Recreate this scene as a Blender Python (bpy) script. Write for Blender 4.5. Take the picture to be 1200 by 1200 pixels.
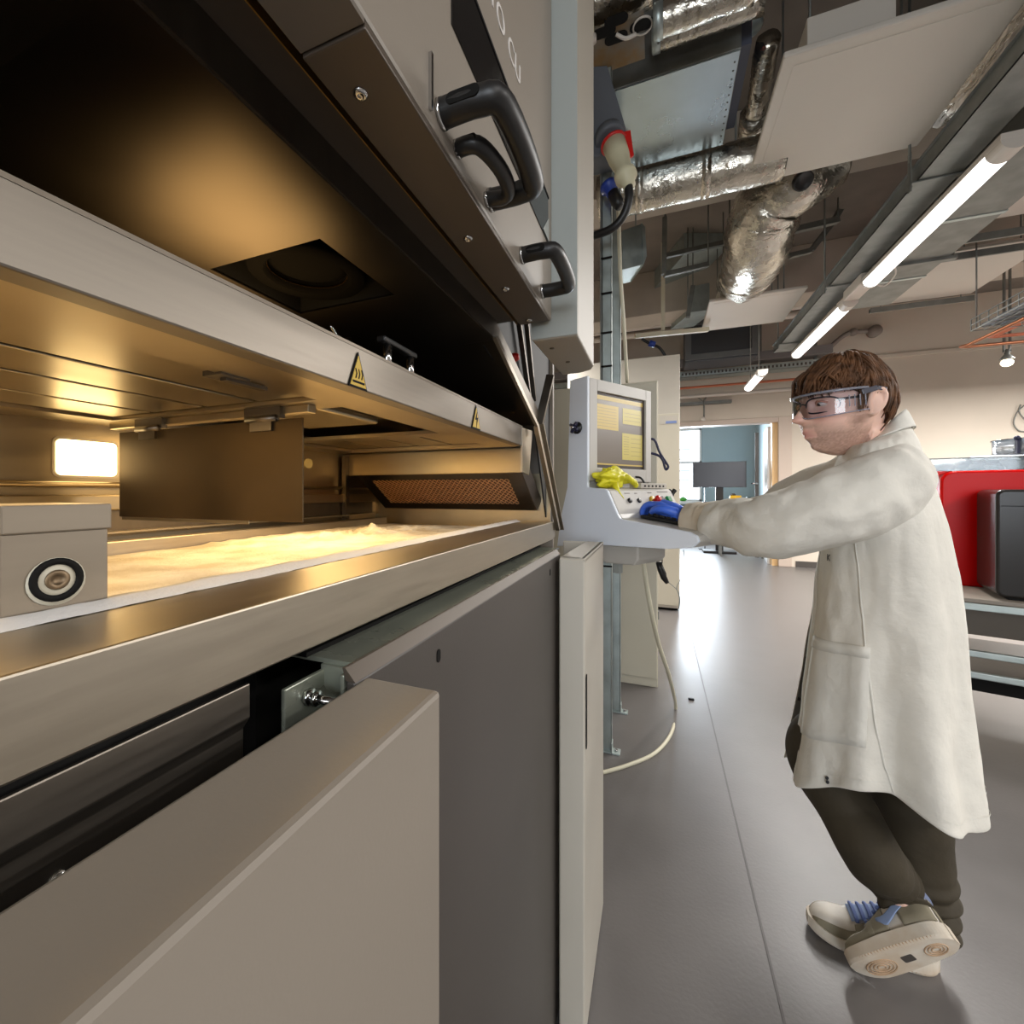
import bpy, bmesh, math, random
from mathutils import Vector, Matrix, noise
random.seed(7)
for o in list(bpy.data.objects): bpy.data.objects.remove(o)
SC = bpy.context.scene
COL = SC.collection
# ------------------------------------------------------------------ camera
F_PX, CX, CY, EYE = 515.0, 560.0, 577.0, 1.25          # in a 1200 px frame
TH = math.atan((770.0 - CX) / F_PX)
cam_d = bpy.data.cameras.new('camera'); cam = bpy.data.objects.new('camera', cam_d); COL.objects.link(cam)
cam.location = (0, 0, EYE); cam.rotation_euler = (math.pi / 2, 0, TH)
cam_d.sensor_width = 36; cam_d.lens = 36 * F_PX / 1200
cam_d.shift_x = (600 - CX) / 1200; cam_d.shift_y = (CY - 600) / 1200
cam_d.clip_start = 0.01; cam_d.clip_end = 100
SC.camera = cam
# ------------------------------------------------------------------ world, exposure, large lights
W = bpy.data.worlds.new('room_surroundings'); SC.world = W; W.use_nodes = True
W.node_tree.nodes['Background'].inputs[0].default_value = (1.0, 0.95, 0.90, 1)
W.node_tree.nodes['Background'].inputs[1].default_value = 0.36
SC.view_settings.view_transform = 'Standard'; SC.view_settings.look = 'None'
SC.view_settings.gamma = 1; SC.view_settings.use_curve_mapping = False
SC.view_settings.exposure = 0.0

def lamp(name, loc, rot, sx, sy, power, col, spread=180):
    d = bpy.data.lights.new(name, 'AREA'); d.shape = 'RECTANGLE'; d.size = sx; d.size_y = sy
    d.energy = power; d.color = col; d.spread = math.radians(spread)
    o = bpy.data.objects.new(name, d); COL.objects.link(o); o.location = loc; o.rotation_euler = rot
    return o
def point(name, loc, r, power, col):
    d = bpy.data.lights.new(name, 'POINT'); d.energy = power; d.color = col; d.shadow_soft_size = r
    o = bpy.data.objects.new(name, d); COL.objects.link(o); o.location = loc
    return o
COOL = (1.0, 0.97, 0.93); WARM = (1.0, 0.66, 0.28)
# battens in view, one behind, and unseen fills added to brighten wall and coat
for k, (x, y0, y1) in enumerate([(1.545, 2.94, 4.30), (1.545, 4.82, 6.25), (1.545, -2.0, -0.8), (4.3, 1.4, 2.6), (4.3, 3.6, 4.8), (4.3, 5.6, 6.8), (6.6, 3.6, 4.8), (6.6, 5.8, 7.0), (-1.3, 4.2, 5.2), (-1.3, 6.6, 7.6), (3.3, -0.6, 0.6), (2.4, -2.6, -1.4)]):
    lamp('batten_and_fill', (x, (y0 + y1) / 2, 2.84), (0, 0, 0), 0.09, y1 - y0, (60, 60, 8, 70, 120, 190, 120, 200, 60, 60, 80, 50)[k], COOL)
# daylight through the window of the room beyond the door
lamp('daylight_and_fill', (0.35, 12.25, 1.9), (math.radians(-90), 0, 0), 1.9, 1.9, 340, (0.80, 0.90, 1.0))
lamp('daylight_and_fill', (.75, -3.86, 1.65), (math.radians(90), 0, 0), 1.6, 1.5, 78, (0.86, 0.93, 1.0))  # unseen cool fill added behind the camera for coat and console
# process lamps of the powder machine, and a fill added under its hood
lamp('chamber_lamp', (-0.56, 0.60, 1.352), (0, 0, 0), 0.26, 0.20, 1.6, WARM)
lamp('chamber_lamp', (-0.56, 0.18, 1.350), (0, 0, 0), 0.2, 0.25, .75, WARM)
lamp('hood_fill', (-0.43, 0.37, 1.405), (math.pi, 0, 0), .12, .16, 0.5, WARM, 125)  # added for the gold reflection on the hood, no lamp sits there

R_ = Vector((math.cos(TH), math.sin(TH), 0)); F_ = Vector((-math.sin(TH), math.cos(TH), 0)); C_ = Vector((0, 0, EYE))
def at(x, y, X=None, Y=None, Z=None, D=None):
    """point of the scene on the sight line of a photo pixel, at a given plane or distance"""
    r = F_ + R_ * ((x - CX) / F_PX) - Vector((0, 0, 1)) * ((y - CY) / F_PX)
    t = X / r.x if X is not None else Y / r.y if Y is not None else (Z - EYE) / r.z if Z is not None else D
    return C_ + r * t
# ------------------------------------------------------------------ materials
def lin(c):
    return tuple(((v / 255) / 12.92 if v / 255 <= 0.04045 else ((v / 255 + 0.055) / 1.055) ** 2.4) for v in c) + (1,)
MATS = {}
def mat(name, rgb, rough=0.5, metal=0.0, var=0.0, vscale=8.0, bump=0.0, bscale=60.0, stretch=None, rvar=0.0, emit=0.0, trans=0.0, spec=None, rgb2=None, aniso=0, coat=0):
    if name in MATS: return MATS[name]
    m = bpy.data.materials.new(name); m.use_nodes = True; MATS[name] = m
    nt = m.node_tree; b = nt.nodes['Principled BSDF']; L = nt.links
    col = lin(rgb); b.inputs['Base Color'].default_value = col
    b.inputs['Roughness'].default_value = rough; b.inputs['Metallic'].default_value = metal
    if spec is not None: b.inputs['Specular IOR Level'].default_value = spec
    if trans: b.inputs['Transmission Weight'].default_value = trans
    if coat: b.inputs['Coat Weight'].default_value = coat
    if emit: b.inputs['Emission Color'].default_value = col; b.inputs['Emission Strength'].default_value = emit
    tc = nt.nodes.new('ShaderNodeTexCoord'); mp = nt.nodes.new('ShaderNodeMapping')
    L.new(tc.outputs['Object'], mp.inputs['Vector'])
    if stretch: mp.inputs['Scale'].default_value = stretch
    if var or rvar or rgb2:
        n = nt.nodes.new('ShaderNodeTexNoise'); n.inputs['Scale'].default_value = vscale; n.inputs['Detail'].default_value = 5
        L.new(mp.outputs[0], n.inputs['Vector'])
        if var or rgb2:
            mx = nt.nodes.new('ShaderNodeMix'); mx.data_type = 'RGBA'
            cr = nt.nodes.new('ShaderNodeMapRange'); cr.inputs[1].default_value = 0.35; cr.inputs[2].default_value = 0.65
            L.new(n.outputs[0], cr.inputs[0]); L.new(cr.outputs[0], mx.inputs[0])
            c2 = lin(rgb2) if rgb2 else tuple(max(0, v * (1 + var)) for v in col[:3]) + (1,)
            c1 = col if rgb2 else tuple(v * (1 - var) for v in col[:3]) + (1,)
            mx.inputs[6].default_value = c1; mx.inputs[7].default_value = c2
            L.new(mx.outputs[2], b.inputs['Base Color'])
        if rvar:
            mr = nt.nodes.new('ShaderNodeMapRange'); mr.inputs[1].default_value = 0.3; mr.inputs[2].default_value = 0.7
            mr.inputs[3].default_value = max(0.02, rough - rvar); mr.inputs[4].default_value = min(1, rough + rvar)
            L.new(n.outputs[0], mr.inputs[0]); L.new(mr.outputs[0], b.inputs['Roughness'])
    if bump:
        n2 = nt.nodes.new('ShaderNodeTexNoise'); n2.inputs['Scale'].default_value = bscale; n2.inputs['Detail'].default_value = 4
        L.new(mp.outputs[0], n2.inputs['Vector'])
        bp = nt.nodes.new('ShaderNodeBump'); bp.inputs['Strength'].default_value = bump; bp.inputs['Distance'].default_value = 0.01
        L.new(n2.outputs[0], bp.inputs['Height']); L.new(bp.outputs[0], b.inputs['Normal'])
    return m
def glass(name, tint=(235, 240, 245), mixf=0.12):
    """thin clear sheet: mostly see-through with a sharp reflection"""
    if name in MATS: return MATS[name]
    m = bpy.data.materials.new(name); m.use_nodes = True; MATS[name] = m; nt = m.node_tree; nt.nodes.clear()
    o = nt.nodes.new('ShaderNodeOutputMaterial'); t = nt.nodes.new('ShaderNodeBsdfTransparent'); g = nt.nodes.new('ShaderNodeBsdfGlossy')
    f = nt.nodes.new('ShaderNodeFresnel'); mx = nt.nodes.new('ShaderNodeMixShader'); ad = nt.nodes.new('ShaderNodeMath'); ad.operation = 'ADD'
    ad.inputs[1].default_value = mixf; f.inputs[0].default_value = 1.45
    t.inputs[0].default_value = lin(tint); g.inputs[1].default_value = 0.05
    nt.links.new(f.outputs[0], ad.inputs[0]); nt.links.new(ad.outputs[0], mx.inputs[0])
    nt.links.new(t.outputs[0], mx.inputs[1]); nt.links.new(g.outputs[0], mx.inputs[2]); nt.links.new(mx.outputs[0], o.inputs[0])
    return m
M = {}
M['white'] = mat('painted_white_metal', (190, 184, 172), 0.42, var=0.03, vscale=3, bump=.02, bscale=300)
M['offwhite'] = mat('cream_cabinet_paint', (196, 190, 172), 0.45, var=0.03, vscale=2)
M['consolegrey'] = mat('console_grey_plastic', (188, 184, 177), 0.4, var=0.02, vscale=6)
M['lightgrey'] = mat('light_grey_paint', (136, 127, 116), 0.45, var=0.03, vscale=2, bump=.02, bscale=300)
M['bluegrey'] = mat('cool_grey_paint', (150, 154, 150), 0.45)
M['darkpanel'] = mat('dark_grey_panel_paint', (72, 67, 63), 0.42, var=0.05, vscale=3, bump=.02, bscale=400)
M['brownstrip'] = mat('bronze_grey_strip', (88, 78, 68), 0.45, 0.3)
M['steel'] = mat('brushed_steel', (178, 168, 152), 0.40, 1.0, var=0.035, vscale=7, stretch=(30, 2, 30), rvar=0.03)
M['fascia'] = mat('fascia_steel', (124, 117, 108), 0.42, 1.0, var=0.05, vscale=7, stretch=(30, 2, 30), rvar=0.03)
M['steeldark'] = mat('dark_brushed_steel', (112, 104, 94), 0.40, 1.0, var=0.06, vscale=6, stretch=(4, 12, 4), rvar=0.04)
M['hoodsteel'] = mat('hood_steel', (104, 94, 82), 0.42, 1.0, var=0.10, vscale=4, rvar=0.05)
M['chamber'] = mat('chamber_steel', (176, 162, 136), 0.34, 1.0, var=0.04, vscale=5, stretch=(3, 1, 6), rvar=0.04)
M['galv'] = mat('galvanised_steel', (176, 186, 184), 0.45, 0.8, var=0.10, vscale=14, rvar=0.1)
M['galvdull'] = mat('dull_galvanised_steel', (128, 130, 126), 0.5, 0.75, var=0.12, vscale=10)
M['galvbright'] = mat('bright_zinc_sheet', (158, 162, 148), 0.3, .55, var=0.08, vscale=8, rvar=.06)
M['chrome'] = mat('chromed_metal', (200, 200, 200), 0.15, 1.0)
M['black'] = mat('black_plastic', (26, 25, 25), 0.42)
M['softblack'] = mat('black_matte', (12, 11, 10), 0.7, spec=.2)
M['blackgloss'] = mat('black_gloss', (20, 19, 20), 0.12)
M['dark'] = mat('dark_interior', (22, 20, 18), 0.6)
M['foil'] = mat('aluminium_foil_wrap', (190, 184, 172), 0.26, 1.0, var=0.12, vscale=9, bump=1.0, bscale=22, rvar=0.1)
M['foilcrease'] = mat('creased_foil_wrap', (182, 172, 158), 0.30, 1.0, var=0.18, vscale=6, bump=1.0, bscale=9, stretch=(9, 1.6, 3), rvar=0.1)
M['raft'] = mat('white_ceiling_panel_paint', (206, 199, 188), 0.6, var=0.02, vscale=2)
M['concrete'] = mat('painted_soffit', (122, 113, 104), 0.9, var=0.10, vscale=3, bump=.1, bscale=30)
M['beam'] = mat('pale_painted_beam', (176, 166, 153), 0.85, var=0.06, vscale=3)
M['wall'] = mat('beige_wall_paint', (207, 196, 181), 0.8, var=0.03, vscale=1.5, bump=.02, bscale=120)
M['bluewall'] = mat('blue_grey_wall_paint', (150, 166, 172), 0.8)
M['trim'] = mat('door_frame_beige', (190, 174, 160), 0.5)
M['wood'] = mat('pale_wood_edge', (206, 170, 120), 0.5, var=.1, vscale=6, stretch=(20, 20, 1))
M['doorwhite'] = mat('white_door_paint', (215, 215, 214), 0.45)
M['copper'] = mat('copper_pipe', (160, 104, 74), 0.4, 0.8)
M['orange'] = mat('orange_paint', (182, 100, 66), 0.5)
M['tube'] = mat('lit_lamp_diffuser', (255, 252, 245), 0.4, emit=3.0)
M['lampbody'] = mat('lamp_end_plastic', (208, 200, 190), 0.5)
M['bulb'] = mat('lit_bulb', (255, 240, 210), 0.4, emit=4.0)
M['window'] = mat('daylight_sky_pane', (236, 244, 255), 0.5, emit=1.7)
M['chamberlight'] = mat('lit_chamber_port', (255, 224, 160), 0.4, emit=8.0)
M['red'] = mat('glossy_red_paint', (224, 8, 6), 0.3, spec=.14)
M['redplastic'] = mat('red_plastic', (200, 30, 24), 0.35)
M['yellow'] = mat('yellow_sign_print', (196, 160, 30), 0.5)
M['green'] = mat('green_plastic', (20, 130, 70), 0.4)
M['brightgreen'] = mat('bright_green_plastic', (70, 170, 50), 0.4)
M['bluepl'] = mat('blue_plastic', (30, 60, 150), 0.4)
M['darkblue'] = mat('dark_blue_plastic', (28, 30, 62), 0.4)
M['creampl'] = mat('cream_plastic', (214, 208, 176), 0.45)
M['cable'] = mat('cream_cable', (214, 208, 184), 0.5)
M['greybox'] = mat('grey_socket_box', (96, 100, 106), 0.5)
M['glass'] = glass('clear_plastic', (228, 234, 238), 0.0)
M['goggle'] = glass('clear_goggle_plastic', (240, 241, 248), 0.02)
# ------------------------------------------------------------------ mesh builder
class MB:
    def __init__(s): s.v = []; s.f = []; s.sm = []
    def add(s, v, f, smooth=False):
        n = len(s.v); s.v += [Vector(p) for p in v]; s.f += [[i + n for i in q] for q in f]; s.sm += [smooth] * len(f); return s
    def box(s, x0, x1, y0, y1, z0, z1):
        v = [(x, y, z) for x in (x0, x1) for y in (y0, y1) for z in (z0, z1)]
        return s.add(v, [(0, 1, 3, 2), (4, 6, 7, 5), (0, 4, 5, 1), (2, 3, 7, 6), (0, 2, 6, 4), (1, 5, 7, 3)])
    def obox(s, c, ax, ay, az, hx, hy, hz):
        c = Vector(c); ax, ay, az = Vector(ax).normalized() * hx, Vector(ay).normalized() * hy, Vector(az).normalized() * hz
        v = [c + ax * i + ay * j + az * k for i in (-1, 1) for j in (-1, 1) for k in (-1, 1)]
        return s.add(v, [(0, 1, 3, 2), (4, 6, 7, 5), (0, 4, 5, 1), (2, 3, 7, 6), (0, 2, 6, 4), (1, 5, 7, 3)])
    def bar(s, a, b, w, h, up=(0, 0, 1)):
        a, b, up = Vector(a), Vector(b), Vector(up); d = (b - a)
        if abs(d.normalized().dot(up)) > .98: up = Vector((1, 0, 0))
        side = d.cross(up).normalized(); u2 = side.cross(d).normalized()
        return s.obox((a + b) / 2, d, side, u2, d.length / 2, w / 2, h / 2)
    def prism(s, pts, off):
        """polygon pts extruded by vector off"""
        n = len(pts); off = Vector(off); v = [Vector(p) for p in pts] + [Vector(p) + off for p in pts]
        return s.add(v, [list(range(n))[::-1], list(range(n, 2 * n))] + [(i, (i + 1) % n, n + (i + 1) % n, n + i) for i in range(n)])
    def rings(s, R, cap=True, closed=True, smooth=True):
        n = len(R[0]); v = [p for r in R for p in r]; f = []
        for i in range(len(R) - 1):
            for j in range(n if closed else n - 1):
                k = (j + 1) % n; f.append((i * n + j, i * n + k, (i + 1) * n + k, (i + 1) * n + j))
        if cap and closed: f += [list(range(n))[::-1], [(len(R) - 1) * n + j for j in range(n)]]
        return s.add(v, f, smooth)
    def tube(s, pts, r, n=10, cap=True, wob=0.0):
        pts = [Vector(p) for p in pts]; rs = r if isinstance(r, (list, tuple)) else [r] * len(pts)
        R = []; prev = None
        for i, p in enumerate(pts):
            d = (pts[min(i + 1, len(pts) - 1)] - pts[max(i - 1, 0)]).normalized()
            if prev is None:
                a = Vector((0, 0, 1)) if abs(d.z) < .9 else Vector((1, 0, 0)); u = d.cross(a).normalized()
            else:
                u = (prev - d * prev.dot(d)).normalized()
            prev = u; w = d.cross(u)
            R.append([p + (u * math.cos(t) + w * math.sin(t)) * rs[i] * (1 + (wob * noise.noise((p + u * math.cos(t) * .2 + w * math.sin(t) * .2) * 14) if wob else 0)) for t in [2 * math.pi * j / n for j in range(n)]])
        return s.rings(R, cap)
    def cyl(s, a, b, r, n=16, r2=None): return s.tube([a, b], [r, r if r2 is None else r2], n)
    def ball(s, c, r, n=14, m=8, sc=(1, 1, 1)):
        c = Vector(c); R = [[c + Vector((sc[0] * r * math.sin(a) * math.cos(t), sc[1] * r * math.sin(a) * math.sin(t), -sc[2] * r * math.cos(a))) for t in [2 * math.pi * j / n for j in range(n)]] for a in [math.pi * (i + .02) / (m + .04) for i in range(m + 1)]]
        return s.rings(R)
    def lathe(s, c, axis, prof, n=24):
        """prof: list of (radius, height along axis)"""
        c, axis = Vector(c), Vector(axis).normalized(); a = Vector((0, 0, 1)) if abs(axis.z) < .9 else Vector((1, 0, 0))
        u = axis.cross(a).normalized(); w = axis.cross(u)
        cap = tuple(prof[0]) != tuple(prof[-1])
        return s.rings([[c + axis * h + (u * math.cos(t) + w * math.sin(t)) * max(r, 1e-4) for t in [2 * math.pi * j / n for j in range(n)]] for r, h in prof], cap)
    def rrect(s, c, ax, ay, off, hx, hy, r, n=5):
        c, ax, ay = Vector(c), Vector(ax).normalized(), Vector(ay).normalized(); P = []
        for sx, sy, a0 in ((1, 1, 0), (-1, 1, 90), (-1, -1, 180), (1, -1, 270)):
            for k in range(n + 1):
                a = math.radians(a0 + 90 * k / n); P.append(c + ax * (sx * (hx - r) + r * math.cos(a)) + ay * (sy * (hy - r) + r * math.sin(a)))
        return s.prism(P, off)
    def build(s, name, m, parent=None, bevel=0.0, seg=2, solid=0.0, sub=0, smooth=None):
        me = bpy.data.meshes.new(name); me.from_pydata([tuple(p) for p in s.v], [], s.f); me.update()
        bm = bmesh.new(); bm.from_mesh(me); bmesh.ops.recalc_face_normals(bm, faces=bm.faces); bm.to_mesh(me); bm.free()
        sm = s.sm if smooth is None else [smooth] * len(s.f)
        if len(me.polygons) == len(sm): me.polygons.foreach_set('use_smooth', sm)
        return link(name, me, m, parent, bevel, seg, solid, sub)
PLOC = {}
def link(name, me, m, parent=None, bevel=0.0, seg=2, solid=0.0, sub=0):
    o = bpy.data.objects.new(name, me); COL.objects.link(o)
    if m: me.materials.append(m)
    if parent:
        o.parent = parent
        if parent.type == 'EMPTY': o.matrix_parent_inverse = Matrix.Translation(-parent.location)
    if solid: k = o.modifiers.new('thickness', 'SOLIDIFY'); k.thickness = solid; k.offset = 0
    if bevel: k = o.modifiers.new('bevel', 'BEVEL'); k.width = bevel; k.segments = seg; k.limit_method = 'ANGLE'; k.angle_limit = .6
    if sub: k = o.modifiers.new('subsurf', 'SUBSURF'); k.levels = sub; k.render_levels = sub
    return o
def tag(o, label, cat, group=None, kind=None):
    o['label'] = label; o['category'] = cat
    if group: o['group'] = group
    if kind: o['kind'] = kind
    return o
def thing(name, loc, label, cat, group=None):
    o = bpy.data.objects.new(name, None); COL.objects.link(o); o.location = loc; o.empty_display_size = .1
    return tag(o, label, cat, group)
def struct(o): o['kind'] = 'structure'; return o
def dup(root, off):
    """copy a thing with its parts and sub-parts, moved by off"""
    r = root.copy(); COL.objects.link(r); r.location = root.location + Vector(off)
    for ch in list(root.children):
        c = ch.copy(); COL.objects.link(c); c.parent = r
        for g in list(ch.children):
            d = g.copy(); COL.objects.link(d); d.parent = c
    return r
def text(name, s, size, c, ax, ay, m, parent=None, extrude=.0004):
    """flat lettering: baseline direction ax, up direction ay, centred on c"""
    cu = bpy.data.curves.new(name, 'FONT'); cu.body = s; cu.size = size; cu.extrude = extrude; cu.align_x = 'CENTER'; cu.align_y = 'CENTER'
    t = bpy.data.objects.new(name, cu); COL.objects.link(t)
    me = bpy.data.meshes.new_from_object(t.evaluated_get(bpy.context.evaluated_depsgraph_get()))
    bpy.data.objects.remove(t)
    ax, ay = Vector(ax).normalized(), Vector(ay).normalized(); az = ax.cross(ay)
    Mx = Matrix((ax, ay, az)).transposed().to_4x4(); Mx.translation = Vector(c); me.transform(Mx); me.materials.clear()
    return link(name, me, m, parent)
def smooth_path(P, k=4):
    P = [Vector(p) for p in P]; out = []
    for i in range(len(P) - 1):
        a, b, c, d = P[max(i - 1, 0)], P[i], P[i + 1], P[min(i + 2, len(P) - 1)]
        for j in range(k):
            t = j / k; out.append(.5 * ((2 * b) + (c - a) * t + (2 * a - 5 * b + 4 * c - d) * t * t + (3 * b - a - 3 * c + d) * t ** 3))
    return out + [P[-1]]
def lerp_list(L, k=4):
    out = []
    for i in range(len(L) - 1): out += [L[i] + (L[i + 1] - L[i]) * j / k for j in range(k)]
    return out + [L[-1]]
# ================================================================== SETTING
YW = 8.83
def floor_mat():
    m = mat('grey_vinyl_floor', (104, 100, 98), 0.35, var=0.05, vscale=5, rvar=0.015, bump=.05, bscale=90)
    return m
struct(MB().box(-3, 9, -4, 15, -.06, 0).build('floor', floor_mat()))
seam_m = mat('floor_weld_seam', (86, 81, 79), 0.5)
for k, x in enumerate((0.278, 2.278)):
    struct(MB().box(x - .003, x + .003, -4, 8.8, 0.0, .0012).build('trim_%d' % (k + 1), seam_m))
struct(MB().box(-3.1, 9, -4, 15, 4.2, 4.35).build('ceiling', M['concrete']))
b = MB().box(-3, -.12, YW, YW + .18, 0, 4.2).box(1.96, 9, YW, YW + .18, 0, 4.2).box(-.12, 1.96, YW, YW + .18, 2.46, 4.2)
struct(b.build('wall_back', M['wall']))
struct(MB().box(-3.1, -3, -4, 15, 0, 4.2).build('wall_left', M['wall']))
struct(MB().box(-3, -.15, -4.0, -3.9, 0, 4.2).box(1.65, 9, -4.0, -3.9, 0, 4.2).box(-.15, 1.65, -4.0, -3.9, 0, .85).box(-.15, 1.65, -4.0, -3.9, 2.45, 4.2).build('wall_front', M['wall']))
w2 = struct(MB().box(-.15, 1.65, -3.98, -3.96, .85, 2.45).build('added_window', M['window']))  # glowing pane and frame added out of view to go with the cool fill
fr = MB()
for x in (-.15, .72, 1.60): fr.box(x, x + .05, -3.96, -3.9, .85, 2.45)
for z in (.85, 2.40): fr.box(-.15, 1.65, -3.955, -3.905, z, z + .05)
fr.build('window_frame', M['doorwhite'], w2)
struct(MB().box(2.15, 9, YW - .012, YW, 0.0, .10).build('baseboard_back', M['darkpanel']))
struct(MB().box(2.2, 9, YW - .03, YW, 3.36, 3.42).build('trim_3', M['wall'], bevel=.008))
# soffit beams
for k, (y, z) in enumerate(((3.9, 3.78), (6.3, 3.62))):
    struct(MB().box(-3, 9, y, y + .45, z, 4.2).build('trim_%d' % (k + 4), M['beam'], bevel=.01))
# door frame and the room beyond
b = MB().box(1.90, 2.09, YW - .04, YW + .2, 0, 2.53).box(-.25, 1.90, YW - .04, YW + .2, 2.44, 2.53)
struct(b.build('trim_6', M['trim'], bevel=.008))
struct(MB().box(1.82, 1.90, YW + .02, YW + .2, 0, 2.44).build('trim_7', M['wood']))
d = struct(MB().obox((1.86, YW + .62, 1.2), (.12, 1, 0), (1, -.12, 0), (0, 0, 1), .42, .022, 1.2).build('door_1', M['doorwhite'], bevel=.004))
MB().obox((1.78, YW + 1.04, 1.2), (.12, 1, 0), (1, -.12, 0), (0, 0, 1), .012, .03, 1.2).build('edge_strip', M['darkpanel'], d)
q = MB().cyl((1.78, YW + .95, 1.42), (1.68, YW + .94, 1.42), .014).bar((1.68, YW + .96, 1.42), (1.68, YW + .80, 1.42), .022, .022)
q.build('door_handle', M['chrome'], d)
struct(MB().box(-3, 4.5, 12.6, 12.75, 0, 1.02).box(-3, -.75, 12.6, 12.75, 1.02, 2.9).box(1.05, 4.5, 12.6, 12.75, 1.02, 2.9).box(-3, 4.5, 12.6, 12.75, 2.9, 4.2).build('wall_far_room', M['bluewall']))
struct(MB().box(2.25, 2.35, YW + .18, 12.6, 0, 4.2).build('wall_right', M['bluewall']))
w = struct(MB().box(-.75, 1.05, 12.66, 12.68, 1.02, 2.9).build('window_1', M['window']))
fr = MB()
for x in (-.75, -.02, 1.01): fr.box(x, x + .05, 12.6, 12.66, 1.02, 2.9)
for z in (1.02, 2.0, 2.85): fr.box(-.75, 1.06, 12.6, 12.66, z, z + .05)
fr.build('window_frame', M['doorwhite'], w)
MB().box(-.8, 1.1, 12.3, 12.62, .96, 1.02).build('window_sill', M['doorwhite'], w)
# buildings seen pale through the window
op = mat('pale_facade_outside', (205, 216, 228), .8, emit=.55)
bd = MB()
for z in (1.3, 1.55, 1.8, 2.1, 2.35): bd.box(-.3, .8, 12.652, 12.659, z, z + .035)
bd.build('facade_band', op, w)

# ================================================================== POWDER MACHINE
mc = thing('powder_sintering_machine', (-.5, .5, 0), 'large grey and white powder sintering machine with open, warmly lit steel chamber', 'machine')
# --- base
door = MB().box(-.217, -.15, -.7, .295, .03, 1.102).build('door_panel', M['lightgrey'], mc, bevel=.004)
b = MB().box(-.2076, -.15, 1.0, 1.012, .01, 1.1).box(-.162, -.15, 1.012, 1.37, .01, 1.1).box(-.27, -.15, 1.36, 1.372, .01, 1.1)
b.box(-.2076, -.16, 1.012, 1.03, .01, 1.1)
fd = b.build('door_panel', M['white'], mc, bevel=.004); fd['label'] = 'far white door panel standing open with a slot grip'
MB().prism([(-.2076, 1.012, 1.1), (-.15, 1.0, 1.1), (-.15, 1.372, 1.1), (-.20, 1.372, 1.1)], (0, 0, -.006)).build('top_flange', M['white'], fd)
MB().rrect((-.1495, 1.022, .75), (0, 1, 0), (0, 0, 1), (.001, 0, 0), .008, .085, .0078).build('grip_slot', M['softblack'], fd)
g = MB().box(-.226, -.217, .28, 1.06, .02, 1.102).build('side_panel', M['darkpanel'], mc, bevel=.002)
MB().prism([(-.226, .28, 1.102), (-.217, .28, 1.102), (-.2265, .28, 1.112), (-.2295, .28, 1.112)], (0, .78, 0)).build('edge_strip', M['brownstrip'], g)
for y in (.42, .95): MB().rrect((-.2168, y, 1.075), (0, 1, 0), (0, 0, 1), (.0006, 0, 0), .004, .007, .0039).build('bolt_hole', M['softblack'], g)
pl = MB().box(-.30, -.2295, .295, 1.10, 1.106, 1.110).build('cover_plate', M['galvbright'], mc)
MB().cyl((-.2295, .295, 1.1095), (-.2295, 1.10, 1.1095), .0022, 8).build('folded_edge', M['chrome'], pl)
MB().box(-.30, -.275, .29, 1.1, 1.1101, 1.114).build('rubber_seal', M['softblack'], pl)
br = MB().box(-.262, -.228, .292, .296, 1.055, 1.106).box(-.262, -.258, .25, .296, 1.055, 1.102).box(-.232, -.228, .28, .296, 1.06, 1.106)
bk = br.build('hinge_bracket', M['galvbright'], mc, bevel=.001)
q = MB().cyl((-.268, .272, 1.088), (-.226, .272, 1.088), .0034, 10); q.cyl((-.2575, .272, 1.088), (-.2525, .272, 1.088), .0065, 6); q.cyl((-.249, .272, 1.088), (-.246, .272, 1.088), .006, 6)
q.build('bolt', M['chrome'], bk)
rl = MB().prism([(-.254, -.5, 1.123), (-.251, -.5, 1.123), (-.251, -.5, 1.100), (-.257, -.5, 1.092), (-.257, -.5, 1.04), (-.262, -.5, 1.04), (-.262, -.5, 1.094), (-.254, -.5, 1.102)], (0, .714, 0)).build('slide_rail', M['fascia'], mc, bevel=.001)
for y in (.02, .08, .115, .16): MB().ball((-.2565, y, 1.072 - .1 * abs(y - .1)), .004, 8, 5, (.5, 1, 1)).build('rivet', M['chrome'], rl)
MB().box(-.95, -.36, -.7, 1.2, 0, 1.12).build('base_body', M['dark'], mc)
MB().box(-.36, -.345, .3, 1.18, 0.02, 1.105).build('inner_panel', M['dark'], mc)
MB().box(-.95, -.263, 1.185, 1.2, 0, 2.6).build('end_panel', M['lightgrey'], mc)
MB().box(-.95, -.93, -.7, 1.2, 1.1, 2.6).build('rear_panel', M['dark'], mc)
# --- work surface
lp = MB().box(-.335, -.25, -.7, 1.13, 1.128, 1.174).build('front_lip', M['steel'], mc, bevel=.0015)
MB().box(-.331, -.252, 1.128, 1.165, 1.13, 1.172).build('lip_end_block', M['steel'], mc, bevel=.003)
MB().box(-.93, -.335, -.7, 1.19, 1.12, 1.155).build('table_plate', M['chamber'], mc)
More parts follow.
